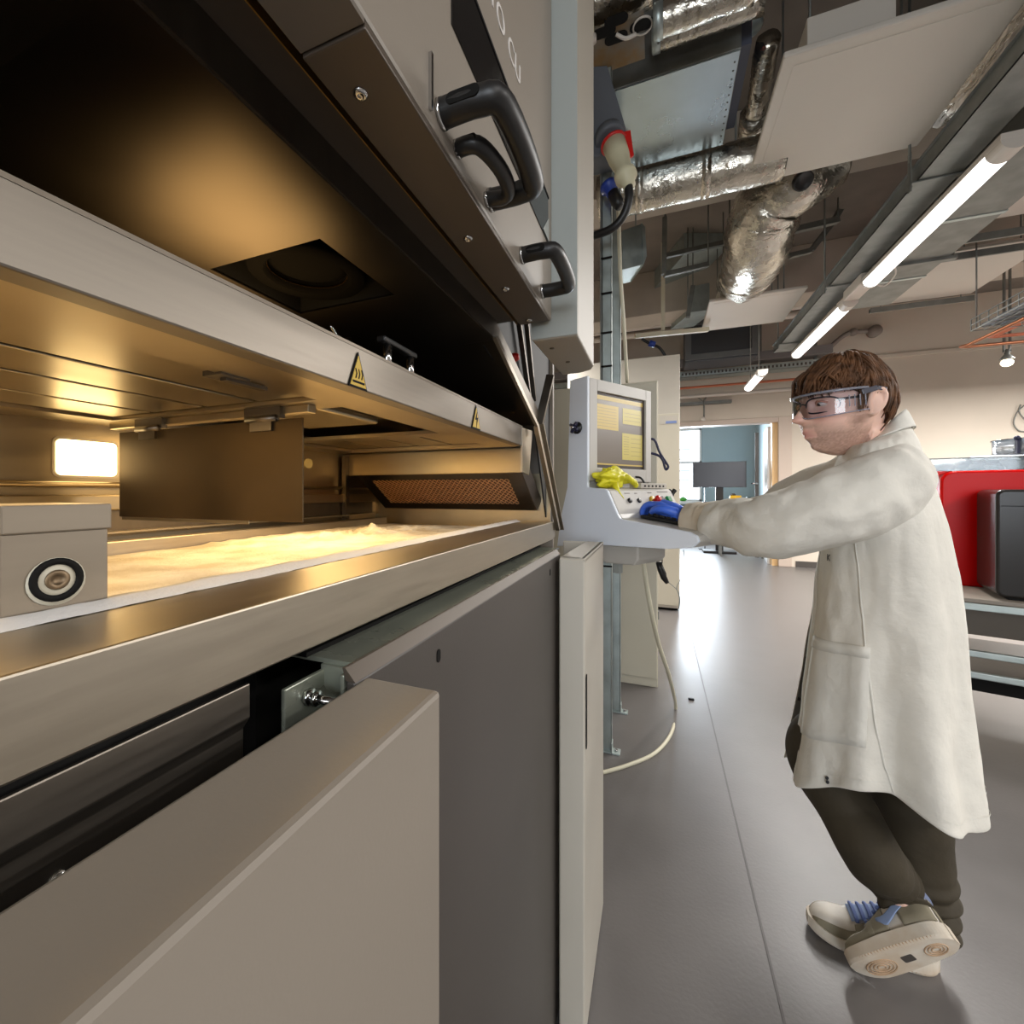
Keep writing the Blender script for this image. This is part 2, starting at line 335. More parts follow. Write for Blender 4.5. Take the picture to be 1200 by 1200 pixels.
# --- rear wall of the chamber, with its ledge, tube rail and lit port
rw = MB().box(-.83, -.815, -.7, 1.15, 1.155, 1.47).build('rear_wall', M['chamber'], mc)
MB().cyl((-.808, -.7, 1.262), (-.808, 1.13, 1.262), .0045, 10).build('tube_rail', M['chamber'], rw)
MB().box(-.815, -.800, -.7, 1.13, 1.222, 1.246).build('ledge', M['chamber'], rw, bevel=.002)
MB().box(-.812, -.792, -.7, 1.13, 1.185, 1.188).build('lower_ledge', M['chamber'], rw)
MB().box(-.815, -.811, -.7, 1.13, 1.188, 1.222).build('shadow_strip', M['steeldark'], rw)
MB().box(-.76, -.738, -.7, 1.10, 1.155, 1.178).build('rear_rail', M['steel'], mc, bevel=.002)
p0, p1 = at(66, 535, X=-.812), at(137, 535, X=-.812); yc = (p0.y + p1.y) / 2
lw = MB().rrect((-.812, yc, 1.25 + 42 * (p0 - C_).dot(F_) / F_PX), (0, 1, 0), (0, 0, 1), (-.004, 0, 0), (p1.y - p0.y) / 2, .0265, .007).build('lit_port', M['chamberlight'], rw)
lw['label'] = 'glowing rounded rectangular port'
q = MB().rrect((-.8135, yc, 1.25 + 42 * (p0 - C_).dot(F_) / F_PX), (0, 1, 0), (0, 0, 1), (-.001, 0, 0), (p1.y - p0.y) / 2 + .004, .0305, .009)
q.build('port_rim', M['steel'], rw)
MB().rrect(at(361, 543, X=-.8145), (0, 1, 0), (0, 0, 1), (.002, 0, 0), .014, .012, .0118).build('round_port', mat('pale_port_cap', (220, 205, 150), .5), rw)
# --- chamber ceiling: fascia, frame bars, heater plates
fa = MB().box(-.300, -.28, -.7, .95, 1.3545, 1.397).build('heater_fascia', M['fascia'], mc, bevel=.0015)
MB().box(-.281, -.2795, -.7, .95, 1.3955, 1.3985).build('top_edge', M['steeldark'], fa)
for (bx, by, hx, hy, cy, s) in ((419, 455, 11, 43, 434, 1), (557.5, 500, 5, 28, 489, 2)):
    cpt = at(bx, cy, X=-.2795); half = (at(bx + hx, cy, X=-.2795).y - at(bx - hx, cy, X=-.2795).y) / 2; hz = (hy if s == 1 else hy) / 2 * (cpt - C_).dot(F_) / F_PX
    cy_, cz_ = cpt.y, cpt.z
    k = MB().prism([(-.2795, cy_ - half, cz_ - hz), (-.2795, cy_ + half, cz_ - hz), (-.2795, cy_, cz_ + hz)], (.001, 0, 0)).build('warning_label', M['softblack'], fa)
    k['label'] = 'yellow triangular hot surface sign' if s == 1 else 'yellow triangular high voltage sign'
    e = .84; oz = -hz * .05
    MB().prism([(-.2785, cy_ - half * e, cz_ - hz * e + oz - .0), (-.2785, cy_ + half * e, cz_ - hz * e + oz), (-.2785, cy_, cz_ + hz * e + oz)], (.0004, 0, 0)).build('sign_face', M['yellow'], k)
    y_, z_, u = cy_, cz_ - hz * .3, half * .62
    if s == 1:
        q = MB().box(-.2781, -.2777, y_ - u, y_ + u, z_ - u * .85, z_ - u * .62)
        for i in (-.5, 0, .5): q.prism([(-.2781, y_ + (i - .08) * u, z_ - u * .35), (-.2781, y_ + (i + .08) * u, z_ - u * .35), (-.2781, y_ + (i + .25) * u, z_ + u * .2), (-.2781, y_ + (i + .05) * u, z_ + u * .7), (-.2781, y_ + (i - .08) * u, z_ + u * .7), (-.2781, y_ + (i + .1) * u, z_ + u * .2)], (.0004, 0, 0))
        q.build('symbol', M['softblack'], k)
    else:
        MB().prism([(-.2781, y_ + .3 * u, z_ + 1.5 * u), (-.2781, y_ - .5 * u, z_ + .1 * u), (-.2781, y_ + .05 * u, z_ + .15 * u), (-.2781, y_ - .1 * u, z_ - 1.1 * u), (-.2781, y_ + .6 * u, z_ + .55 * u), (-.2781, y_ + .1 * u, z_ + .45 * u)], (.0004, 0, 0)).build('symbol', M['softblack'], k)
cf = MB().box(-.36, -.30, -.7, .97, 1.3555, 1.362).box(-.815, -.74, -.7, .97, 1.3555, 1.362)
for y0, y1 in ((-.05, .02), (.395, .44), (.70, .735), (.94, .97)): cf.box(-.74, -.36, y0, y1, 1.3555, 1.362)
cf.build('ceiling_frame', M['chamber'], mc)
xs = [-.36, -.45, -.54, -.645, -.74]
for y0, y1, z in ((-.7, -.05, 1.360), (.02, .395, 1.360), (.735, .94, 1.363)):
    for i in range(4):
        MB().box(xs[i + 1] + .0045, xs[i] - .0045, y0 + .003, y1 - .003, z, z + .004).build('heater_plate', M['chamber'], mc, bevel=.001)
MB().box(-.745, -.355, -.7, .42, 1.368, 1.37).build('heater_backing', M['dark'], mc)
MB().box(-.74, -.36, .44, .70, 1.385, 1.39).build('heater_recess', M['steeldark'], mc)
MB().box(-.62, -.46, .50, .66, 1.372, 1.384).build('heater_window', M['chamber'], mc, bevel=.004)
MB().box(-.93, -.30, -.7, .97, 1.391, 1.395).build('heater_cover', M['hoodsteel'], mc)
MB().box(-.375, -.352, .27, .30, 1.3535, 1.358).box(-.366, -.358, .28, .325, 1.351, 1.3545).build('catch_plate', M['steeldark'], mc)
# hinged flap
hb = MB().box(-.775, -.385, .409, .422, 1.346, 1.3555).build('hinge_bar', M['chamber'], mc, bevel=.001)
for x in (-.675, -.455):
    MB().cyl((x - .025, .404, 1.341), (x + .025, .404, 1.341), .0045, 10).box(x - .03, x + .03, .404, .412, 1.341, 1.356).box(x - .018, x + .018, .402, .4055, 1.326, 1.341).build('hinge', M['steeldark'], hb)
fl = MB().box(-.743, -.391, .4055, .4075, 1.214, 1.339).build('hanging_flap', mat('tempered_brown_steel', (84, 68, 46), .5, .9, var=.14, vscale=7, rvar=.1), mc)
MB().box(-.74, -.48, .407, .4078, 1.2095, 1.216).build('lower_edge', M['chamber'], fl)
# end wall with slanted mesh filter
MB().box(-.815, -.297, 1.0, 1.012, 1.296, 1.357).build('end_wall', M['chamber'], mc, bevel=.002)
MB().box(-.815, -.262, 1.15, 1.16, 1.155, 1.30).build('lower_end_wall', M['chamber'], mc)
MB().box(-.808, -.795, .985, 1.0, 1.165, 1.35).build('corner_post', M['steeldark'], mc)
fo = Vector((0, 1.0, 1.296)); fv = Vector((0, .139, -.094)); fn = Vector((0, .56, .83))
def fp(x, v, d=0): return Vector((x, fo.y + fv.y * v, fo.z + fv.z * v)) + fn * d
fm = M['steeldark']
q = MB()
for a, c in (((-.770, 0), (-.2987, .14)), ((-.770, .82), (-.2987, 1.0)), ((-.770, .14), (-.735, .82)), ((-.335, .14), (-.2987, .82))):
    q.prism([fp(a[0], a[1]), fp(c[0], a[1]), fp(c[0], c[1]), fp(a[0], c[1])], fn * .006)
ft = q.build('filter_frame', fm, mc)
MB().prism([fp(-.2987, 0), fp(-.2987, 1), fp(-.29, 1, .03), fp(-.29, 0, .03)], (.004, 0, 0)).build('side_flange', M['brownstrip'], ft)
MB().add([fp(-.735, .14, .007), fp(-.335, .14, .007), fp(-.335, .82, .007), fp(-.735, .82, .007)], [(0, 1, 2, 3)]).build('filter_pad', mat('rust_brown_filter', (112, 74, 50), .8), ft)
q = MB(); n = 30; mrows = 7
for i in range(n):
    for j in range(mrows):
        x0 = -.735 + .40 * i / n; x1 = x0 + .40 / n; v0 = .14 + .68 * j / mrows; v1 = v0 + .68 / mrows; xm = (x0 + x1) / 2; vm = (v0 + v1) / 2
        for (a, c) in (((x0, vm), (xm, v0)), ((xm, v0), (x1, vm)), ((x0, vm), (xm, v1)), ((xm, v1), (x1, vm))):
            A, B = fp(*a), fp(*c); q.prism([A, B, B + fn * .002, A + fn * .002], Vector((0, .0024, -.0016)))
g = q.build('mesh_grille', mat('bronze_mesh', (214, 164, 118), .45, .5), ft); g['kind'] = 'stuff'
# --- hood above the chamber
hx = MB()
hz = 1.505; X0, X1 = -.86, -.25; ha, hbb, hc, hd = -.47, -.312, .347, .484
V = [(X0, .135, hz), (X1, .135, hz), (X1, .69, hz), (X0, .69, hz), (ha, hc, hz), (hbb, hc, hz), (hbb, hd, hz), (ha, hd, hz)]
hx.add(V, [(0, 1, 5, 4), (1, 2, 6, 5), (2, 3, 7, 6), (3, 0, 4, 7)])
hx.add([(X0, .69, hz), (X1, .69, hz), (-.27, 1.024, 1.412), (X0, 1.024, 1.412)], [(0, 1, 2, 3)])
hx.add([(X0, .135, hz), (X1, .135, hz), (-.27, -.25, 1.40), (X0, -.25, 1.40)], [(0, 1, 2, 3)])
ho = hx.build('hood_underside', M['hoodsteel'], mc, solid=.003)
MB().prism([(X1 - .001, -.3, 1.41), (X1 - .001, .135, hz), (X1 - .001, .69, hz), (-.262, 1.02, 1.413), (-.262, 1.02, 1.44), (X1 - .001, .69, 1.535), (X1 - .001, -.3, 1.535)], (.003, 0, 0)).build('hood_trim', M['steeldark'], ho)
MB().box(-.80, -.25, .1, .69, 1.64, 1.65).build('optics_cover', M['dark'], mc)
q = MB()
for x0, x1, y0, y1 in ((ha - .002, ha, hc, hd), (hbb, hbb + .002, hc, hd), (ha, hbb, hc - .002, hc), (ha, hbb, hd, hd + .002)): q.box(x0, x1, y0, y1, hz, 1.64)
q.build('optics_shaft', M['softblack'], mc)
M['lensblack'] = mat('lens_black', (7, 6, 5), 1.0, spec=.03)
MB().lathe((-.392, .416, 1.512), (0, 0, 1), [(.050, 0), (.066, 0), (.068, .004), (.068, .05), (.05, .05), (.046, .02), (.046, .004), (.05, 0)], 32).build('lens_housing', M['lensblack'], mc)
ln = MB().lathe((-.392, .416, 1.522), (0, 0, 1), [(.0, .0), (.035, .001), (.046, .004), (.046, .01), (0, .012)], 28).build('scan_lens', M['lensblack'], mc)
MB().lathe((-.392, .416, 1.519), (0, 0, 1), [(.0455, 0), (.047, 0), (.047, .002), (.0455, .002), (.0455, 0)], 32).build('lens_ring', mat('brass_ring', (110, 84, 48), .4, 1.0), ln)
# grab handle, glass guard and small tube standing on the heater cover
q = MB().cyl((-.303, .452, 1.397), (-.303, .452, 1.43), .0055, 12).cyl((-.303, .505, 1.397), (-.303, .505, 1.43), .0055, 12)
gh = q.build('handle_posts', M['chrome'], mc)
MB().box(-.309, -.297, .438, .515, 1.429, 1.436).build('handle_bar', M['black'], gh, bevel=.002)
MB().box(-.46, -.34, .43, .433, 1.396, 1.437).build('lens_guard', M['glass'], mc)
MB().tube(smooth_path([(-.335, .41, 1.39), (-.335, .405, 1.42), (-.338, .392, 1.437)]), .0016, 8).build('sensor_wire', M['chrome'], mc)
# --- front door above the chamber
MB().box(-.251, -.203, -.3, .70, 1.535, 1.539).build('soffit_strip', M['brownstrip'], mc)
MB().box(-.2035, -.2025, -.3, .66, 1.512, 1.542).build('gold_lit_edge', mat('gold_lit_edge', (160, 125, 70), .4, 1.0), mc)  # brass tone stands for warm chamber light on the door's inner edge
dd = MB().box(-.195, -.15, -.4, .668, 1.5135, 2.9).build('front_door', M['lightgrey'], mc, bevel=.003)
st = MB().box(-.196, -.1505, .203, .655, 1.5085, 1.5136).build('bottom_strip', M['brownstrip'], dd, bevel=.001)
MB().box(-.196, -.1505, -.4, .202, 1.5105, 1.5136).build('underside_shade', mat('underside_shade_grey', (104, 96, 87), .5), dd)  # darker sheet paints in the shade on the door's underside
for y in (.235, .41, .53, .64): MB().lathe((-.178, y, 1.5088), (0, 0, -1), [(.005, 0), (.005, .0012), (.003, .0026), (.0015, .0015), (0, .0015)], 10).build('screw', M['chrome'], mc)
MB().prism([(-.1505, .312, 1.618), (-.1505, .640, 1.618), (-.1505, .640, 1.684), (-.1505, .312, 1.684)], (.0018, 0, 0)).build('dark_window', M['blackgloss'], dd)
MB().box(-.1505, -.1480, .31, .642, 1.684, 1.687).build('window_edge', M['softblack'], dd)
MB().prism([(-.1484, .606, 1.6205), (-.1484, .640, 1.6205), (-.1484, .640, 1.655)], (.0006, 0, 0)).build('window_corner', M['bluegrey'], dd)
text('lettering', 'TO CU', .034, (-.1495, .448, 1.738), (0, 1, 0), (0, 0, 1), mat('white_print', (205, 200, 195), .6), dd)
def handle(y0, y1, out, r, z, name='door_handle', drop=0.0, ang=False):
    x0 = -.15; k = .012
    P = [(x0, y0, z), (x0 + out * .7, y0, z - drop), (x0 + out, y0 + k * (2.2 if ang else 1), z - drop), (x0 + out, y1 - k, z - drop), (x0 + out * .7, y1, z - drop), (x0, y1, z)]
    h = MB().tube(smooth_path(P, 5), r, 14).build(name, M['black'], dd, smooth=True)
    h2 = MB().rrect((x0 + out * .48, y0 - r * .9, z), (1, 0, 0), (0, 0, 1), (0, -r * .15, 0), out * .28, r * .45, r * .44).build('screw_cap', M['softblack'], h)
    for y in (y0, y1): MB().cyl((x0, y, z), (x0 + .003, y, z), r * 1.06, 12).build('mount_washer', M['chrome'], h)
handle(.294, .398, .046, .0098, 1.5325)
handle(.505, .606, .040, .0092, 1.5325)
handle(.322, .388, .026, .0066, 1.527, 'latch_handle', .002, True)
MB().box(-.150, -.1475, .275, .278, 1.522, 1.562).build('latch_plate', M['chrome'], dd)
# --- corner column
M['columngrey'] = mat('column_warm_grey_paint', (152, 145, 133), .45)
co = MB().prism([(-.182, .671, 1.487), (-.111, .671, 1.487), (-.111, .85, 1.487), (-.118, .872, 1.487), (-.14, .885, 1.487), (-.178, .890, 1.487)], (0, 0, 1.7)).build('corner_column', M['columngrey'], mc, bevel=.003)
MB().box(-.183, -.1115, .6695, .671, 1.489, 3.15).build('column_side', M['bluegrey'], co)
for p in ((-.160, .715, 1.487), (-.150, .80, 1.487)): MB().lathe(p, (0, 0, -1), [(.004, 0), (.004, .001), (.002, .0018), (0, .0018)], 10).build('screw', M['steeldark'], co)
# --- side flange of the opening and the gas strut
A, B, D = at(577, 396, X=-.245), at(627, 500, X=-.249), at(653, 622, X=-.246)
fl = MB()
for a, c in ((A, B), (B, D)):
    fl.prism([a, c, c + Vector((.006, 0, 0)), a + Vector((.006, 0, 0))], (0, .012, .006))
fl.prism([B, D, D + Vector((.0, .03, 0)), B + Vector((.0, .03, .01))], (-.004, 0, 0))
fl.prism([B + Vector((0, .03, .01)), D + Vector((0, .03, 0)), D + Vector((.012, .03, 0)), B + Vector((.012, .03, .01))], (0, .004, 0))
fl.build('side_flange', M['steel'], mc)
MB().prism([at(612, 501, X=-.279), at(624, 505, X=-.279), at(620, 557, X=-.279), at(612.5, 553, X=-.279)], (-.004, 0, 0)).build('corner_plate', M['steel'], mc)
MB().prism([(-.272, .70, 1.50), (-.272, 1.03, 1.413), (-.272, 1.165, 1.155), (-.272, 1.185, 1.155), (-.272, 1.185, 1.9), (-.272, .70, 1.9)], (-.004, 0, 0)).build('inside_dark_sheet', M['dark'], mc)  # dark sheet stands for the unlit inside and keeps ambient light out
s0, s1 = at(645, 440, X=-.235), at(629, 508, X=-.262)
sr = MB().bar(s0, s1, .018, .010, (0, 1, 0)).build('stay_strut', M['steeldark'], mc)
MB().cyl(s0 + Vector((.006, 0, 0)), s1 + Vector((.006, 0, 0)), .003, 8).build('strut_rod', M['steel'], sr)
for k, (a, c) in enumerate((((600, 320), (622, 480)), ((612, 330), (626, 470)))):
    MB().bar(at(*a, X=-.262), at(*c, X=-.262), .010, .006, (0, 1, 0)).build('gas_spring', M['steeldark'], mc)
MB().lathe(at(601, 419, X=-.268), (1, 0, 0), [(.009, 0), (.009, .006), (.006, .012), (0, .013)], 14).build('red_cap', M['redplastic'], mc)

# ================================================================== POWDER AND BLOCK IN THE CHAMBER
pm = mat('white_powder', (240, 233, 216), .9, bump=.35, bscale=200, rgb2=(206, 192, 166), vscale=16)
nx, ny = 90, 170; V = []; Fc = []
for i in range(nx + 1):
    for j in range(ny + 1):
        x = -.735 + .372 * i / nx; y = -.5 + 1.60 * j / ny
        rough = max(0, min(1, (y - .50 + .25 * (x + .55)) / .04)) * max(0, min(1, (1.06 - y) / .06))
        h = .0012 * noise.noise(Vector((x * 20, y * 20, 0)))
        lump = max(0, noise.noise(Vector((x * 26, y * 18, 3)))) * .024 + max(0, noise.noise(Vector((x * 70, y * 60, 9)))) * .020 + max(0, noise.noise(Vector((x * 150, y * 130, 4)))) * .008
        band = math.exp(-((x + .60 - .10 * (y - .7)) / .075) ** 2) * math.exp(-((y - .80) / .20) ** 2)
        edge = math.exp(-((y - .50 + .25 * (x + .55)) / .012) ** 2) * .004
        z = 1.158 + h + rough * (.003 + 0.66 * lump * band + .10 * lump + .004 * max(0, noise.noise(Vector((x * 260, y * 230, 2)))) * (band > .2)) + edge
        V.append((x, y, z))
for i in range(nx):
    for j in range(ny): a = i * (ny + 1) + j; Fc.append((a, a + 1, a + ny + 2, a + ny + 1))
o = MB().add(V, Fc, True).build('powder_bed', pm); tag(o, 'white powder spread in a lumpy layer over the chamber table', 'powder', kind='stuff')
V = []; Fc = []; n = 220
for j in range(n + 1):
    y = -.5 + 1.60 * j / n; w = .5 + .5 * noise.noise(Vector((0, y * 25, 1)))
    for k, (x, z) in enumerate(((-.368, 1.156), (-.352 - .004 * w, 1.176 + .003 * w), (-.340, 1.178 + .002 * w), (-.329 + .003 * w, 1.1745))): V.append((x, y, z + .0008 * noise.noise(Vector((x * 90, y * 90, 5)))))
for j in range(n):
    for k in range(3): a = j * 4 + k; Fc.append((a, a + 1, a + 5, a + 4))
o = MB().add(V, Fc, True).build('powder_ridge', mat('packed_white_powder', (228, 226, 224), .9, bump=.12, bscale=300)); tag(o, 'narrow ridge of white powder along the steel front lip', 'powder', kind='stuff')
bl = thing('metal_block', (-.375, .155, 1.176), 'small machined metal block with round bore on the lip, at far left', 'block')
MB().box(-.405, -.345, .128, .1815, 1.178, 1.2255).build('block_body', mat('matt_machined_metal', (146, 135, 120), .45, .7, var=.05, vscale=6, stretch=(1, 1, 12)), bl, bevel=.001)
MB().box(-.407, -.3435, .128, .183, 1.2255, 1.2425).build('block_cap', MATS['matt_machined_metal'], bl, bevel=.001)
c = at(66, 681, X=-.345)
MB().lathe((-.3452, c.y, c.z), (1, 0, 0), [(.0, .0006), (.0148, .0006), (.0148, .001), (.0, .001)], 24).build('bore_chamfer', mat('pale_bore', (196, 190, 172), .5), bl)
MB().lathe((-.3442, c.y, c.z + .001), (1, 0, 0), [(.0095, 0), (.0135, 0), (.0135, .0008), (.0095, .0008), (.0095, 0)], 28).build('bore_ring', M['softblack'], bl)
MB().lathe((-.3442, c.y, c.z + .001), (1, 0, 0), [(0, .0002), (.003, .0002), (.003, .0012), (.0062, .0012), (.0062, 0)], 18).build('screw', mat('dull_brass', (124, 106, 84), .45, .8), bl)
# ================================================================== CONSOLE
cO = Vector((-.220, 1.584, 0)); cu_ = Vector((.53, .848, 0)).normalized(); cn = Vector((.848, -.53, 0)).normalized(); ZV = Vector((0, 0, 1))
def cp(s, w, z): return cO + cn * s + cu_ * w + ZV * z
cs = thing('operator_console', cp(0, .19, 0), 'light grey operator console with upright screen and sloping keyboard tray', 'console')
prof = [(-.082, 1.66), (-.02, 1.66), (-.02, 1.268), (.075, 1.262), (.084, 1.256), (.124, 1.178), (.136, 1.163), (.365, 1.138), (.388, 1.128), (.394, 1.112), (.376, 1.094), (.30, 1.082), (0, 1.068), (-.147, 1.046), (-.13, 1.15), (-.095, 1.27)]
def slab(w0, w1, pr): return MB().prism([cp(s, w0, z) for s, z in pr], cu_ * (w1 - w0))
slab(0.0, .375, prof).build('console_body', M['consolegrey'], cs, bevel=.004)
slab(-.012, 0.0, prof[:1] + [(0.0, 1.66), (0.0, 1.268)] + prof[3:]).build('side_plate', mat('pale_side_plate', (232, 239, 250), .32), cs, bevel=.003)
# screen housing: a frame of four bezel bars round the recessed display
fz0, fz1, sz0, sz1, w0, w1, v0, v1 = 1.291, 1.656, 1.339, 1.614, 0, .3735, .0417, .338
q = MB()
def cbox(q, s0, s1, w0, w1, z0, z1): return q.obox(cp((s0 + s1) / 2, (w0 + w1) / 2, (z0 + z1) / 2), cn, cu_, ZV, (s1 - s0) / 2, (w1 - w0) / 2, (z1 - z0) / 2)
for a in ((w0, v0, fz0, fz1), (v1, w1, fz0, fz1), (v0, v1, fz0, sz0), (v0, v1, sz1, fz1)): cbox(q, -.02, 0.0, *a)
mo = q.build('screen_frame', M['consolegrey'], cs, bevel=.002)
slabb = cbox(MB(), -.085, -.02, .36, .395, 1.30, 1.66).build('rear_housing', M['offwhite'], cs, bevel=.004)
scr_m = mat('display_grey_desktop', (120, 110, 100), .25, emit=.10)
sc = cbox(MB(), -.016, -.012, v0, v1, sz0, sz1).build('display', scr_m, cs)
q = MB()
for a in ((v0, v0 + .004, sz0, sz1), (v1 - .006, v1, sz0, sz1), (v0, v1, sz0, sz0 + .004), (v0, v1, sz1 - .006, sz1)): cbox(q, -.0125, -.0085, *a)
q.build('display_rim', mat('dark_display_rim', (58, 48, 40), .4), sc)
yl = mat('display_yellow_window', (190, 174, 92), .3, emit=.16); yl2 = mat('display_orange_window', (192, 166, 88), .3, emit=.16)
gl = mat('display_window_lines', (150, 130, 80), .3, emit=.2); dk = mat('display_dark_bar', (70, 62, 56), .3)
def win(a, b, c, d, m, lines=0, name='program_window'):
    """window on the display: a..b across, c..d down, as fractions"""
    W_, H_ = v1 - v0, sz1 - sz0
    o = cbox(MB(), -.0119, -.0114, v0 + a * W_, v0 + b * W_, sz1 - d * H_, sz1 - c * H_).build(name, m, sc)
    return o
win(.0, .985, .035, .09, yl2, name='menu_bar')
win(.01, .46, .15, .48, yl2); win(.55, .95, .15, .37, yl); win(.54, .97, .50, .87, yl)
win(0, 1, .935, .955, yl2, name='task_line'); win(0, 1, .955, .985, dk, name='task_bar')
q = MB(); W_, H_ = v1 - v0, sz1 - sz0
for a, b, c in [(.04, .42, .20 + .04 * i) for i in range(7)] + [(.58, .92, .22 + .05 * i) for i in range(3)] + [(.57, .68, .55 + .035 * i) for i in range(8)] + [(.72, .94, .57 + .06 * i) for i in range(5)]:
    cbox(q, -.0113, -.0111, v0 + a * W_, v0 + b * W_, sz1 - c * H_, sz1 - (c - .006) * H_)
q.build('text_lines', gl, sc)['kind'] = 'stuff'
# controls on the sloping fascia
fn_ = (cn * .078 + ZV * .040).normalized(); fdn = (cn * .040 - ZV * .078).normalized()
def fpt(w, k): return cp(.084, w, 1.256) + fdn * (.0877 * k)
for w, k, r, h, m, nm, lb in ((.085, .45, .009, .006, M['black'], 'push_button', 'black push button'), (.14, .45, .009, .004, M['black'], 'key_switch', 'black key switch'),
                              (.225, .5, .021, .003, mat('estop_yellow', (206, 170, 40), .45), 'stop_plate', 'yellow plate'), (.225, .5, .013, .030, M['redplastic'], 'stop_button', 'red mushroom stop button')):
    pr = [(0, 0), (r, 0), (r, h), (0, h)] if nm != 'stop_button' else [(0, 0), (.008, 0), (.008, h * .55), (r, h * .6), (r, h * .85), (r * .7, h), (0, h)]
    MB().lathe(fpt(w, k), fn_, pr, 20).build(nm, m, cs)['label'] = lb
for w, m, lb in ((.275, M['black'], 'black square button'), (.325, M['green'], 'green square button')):
    MB().obox(fpt(w, .42) + fn_ * .004, cu_, fdn, fn_, .012, .011, .006).build('square_button', m, cs, bevel=.002)['label'] = lb
q = MB()
for w, k, l in ((.09, .12, .03), (.14, .12, .015), (.225, .10, .025), (.31, .06, .07), (.36, .75, .02)): q.obox(fpt(w, k) + fn_ * .0006, cu_, fdn, fn_, l / 2, .0012, .0003)
q.build('engraved_print', dk, cs)
cbox(MB(), .02, .07, .20, .37, 1.264, 1.284).build('port_strip', M['white'], cs, bevel=.002)
q = MB()
for k in range(6): cbox(q, .0702, .0708, .22 + .024 * k, .23 + .024 * k, 1.270, 1.277)
q.build('port_holes', M['softblack'], cs)
MB().tube(smooth_path([cp(0.0, .27, 1.31), cp(.02, .275, 1.305), cp(.03, .285, 1.285), cp(.045, .285, 1.284)]), .004, 8).build('short_cable', M['black'], cs)
# support under the tray
q = MB().prism([cp(.02, .02, 1.07), cp(.18, .02, 1.075), cp(.18, .02, 1.03), cp(.165, .02, 1.012), cp(.05, .02, 1.005), cp(.02, .02, 1.02)], cu_ * .16)
q.build('tray_support', M['consolegrey'], cs, bevel=.006)
cbox(MB(), .075, .10, .03, .05, .975, 1.01).build('support_tab', M['bluegrey'], cs)
# star knob on the side
kc = at(679, 501, D=1.5); kc = cp(-.045, -.013, 1.25 + 76 * 1.57 / 515)
kn = MB().lathe(kc, -cu_, [(.022, 0), (.022, .004), (.008, .004), (.008, .012), (0, .012)], 20).build('knob_disc', M['black'], cs)
q = MB()
for k in range(4):
    a = math.radians(45 + 90 * k + 10); d = cn * math.cos(a) + ZV * math.sin(a); q.tube([kc - cu_ * .016, kc - cu_ * .018 + d * .012, kc - cu_ * .018 + d * .021], [.008, .007, .0055], 10)
q.ball(kc - cu_ * .018, .010, 12, 8).build('star_knob', mat('blue_black_knob', (34, 36, 64), .3), kn)
MB().lathe(kc - cu_ * .027, -cu_, [(.006, 0), (.006, .004), (0, .005)], 10).build('knob_cap', M['chrome'], kn)
# --- keyboard
kO = cp(.155, .11, 1.161); kb = thing('keyboard', cp(.25, .22, 1.15), 'black keyboard on the console tray under the gloved hand', 'keyboard')
kd = Vector((0, 0, -.1087)) + cn; kd.normalize(); ku = cu_.cross(kd).normalized(); ku = ku if ku.z > 0 else -ku
K0 = cp(.15, .075, 1.1625)
MB().obox(K0 + kd * .085 + cu_ * .145 + ku * .007, kd, cu_, ku, .085, .145, .006).build('key_tray', M['black'], kb, bevel=.003)
def onekey(i, j): return K0 + kd * (.030 + .0205 * i) + cu_ * (.018 + .0195 * j) + ku * .0165
km = mat('dark_keycap', (40, 38, 38), .5); kl = mat('keycap_print', (170, 165, 155), .6)
me0 = None
for i in range(6):
    for j in range(14):
        c = onekey(i, j)
        if me0 is None:
            k0 = MB().obox((0, 0, 0), kd, cu_, ku, .0085, .0082, .0035).build('key', km, kb, bevel=.0012, seg=1); me0 = k0; k0.location = c
        else:
            k = me0.copy(); COL.objects.link(k); k.location = c
q = MB()
for i in range(6):
    for j in range(14): q.obox(onekey(i, j) + ku * .0037 - kd * .002, kd, cu_, ku, .0018, .0022, .0002)
q.build('key_lettering', kl, kb)['kind'] = 'stuff'
# --- yellow gloves left on the ledge
yc_ = cp(.035, .075, 1.30); ym = mat('yellow_rubber', (222, 214, 40), .45, var=.1, vscale=20)
V = []; Fc = []; n = 34; mm = 20
for i in range(mm + 1):
    a = math.pi * (i + .01) / (mm + .02)
    for j in range(n):
        t = 2 * math.pi * j / n; d = Vector((math.sin(a) * math.cos(t), math.sin(a) * math.sin(t), -math.cos(a)))
        r = 1 + .55 * noise.noise(d * 2.3 + Vector((4, 1, 2))) + .28 * noise.noise(d * 6)
        V.append(yc_ + cu_ * (d.x * .072 * r) + cn * (d.y * .036 * r) + ZV * max(-.034, d.z * .036 * r))
for i in range(mm):
    for j in range(n): k = (j + 1) % n; Fc.append((i * n + j, i * n + k, (i + 1) * n + k, (i + 1) * n + j))
gl_ = thing('rubber_gloves', yc_ - ZV * .034, 'crumpled bright yellow rubber gloves on the ledge below the screen', 'gloves')
MB().add(V, Fc, True).build('glove', ym, gl_, sub=1)
q = MB()
for k in range(3): q.tube(smooth_path([yc_ + cu_ * (.02 + .02 * k) - ZV * .01, yc_ + cu_ * (.045 + .018 * k) + cn * .03 + ZV * (.004 - .006 * k), yc_ + cu_ * (.07 + .014 * k) + cn * .036 - ZV * (.012 + .01 * k)]), [.011, .012, .011, .011, .011, .011, .010, .009, .005], 10)
q.build('glove_finger', ym, gl_)
q = MB().tube([yc_ - cu_ * .03 + cn * .036 - ZV * .02, yc_ - cu_ * .025 + cn * .046 - ZV * .05, yc_ - cu_ * .01 + cn * .066 - ZV * .085], [.012, .008, .003], 8)
q.build('glove_finger', ym, gl_)
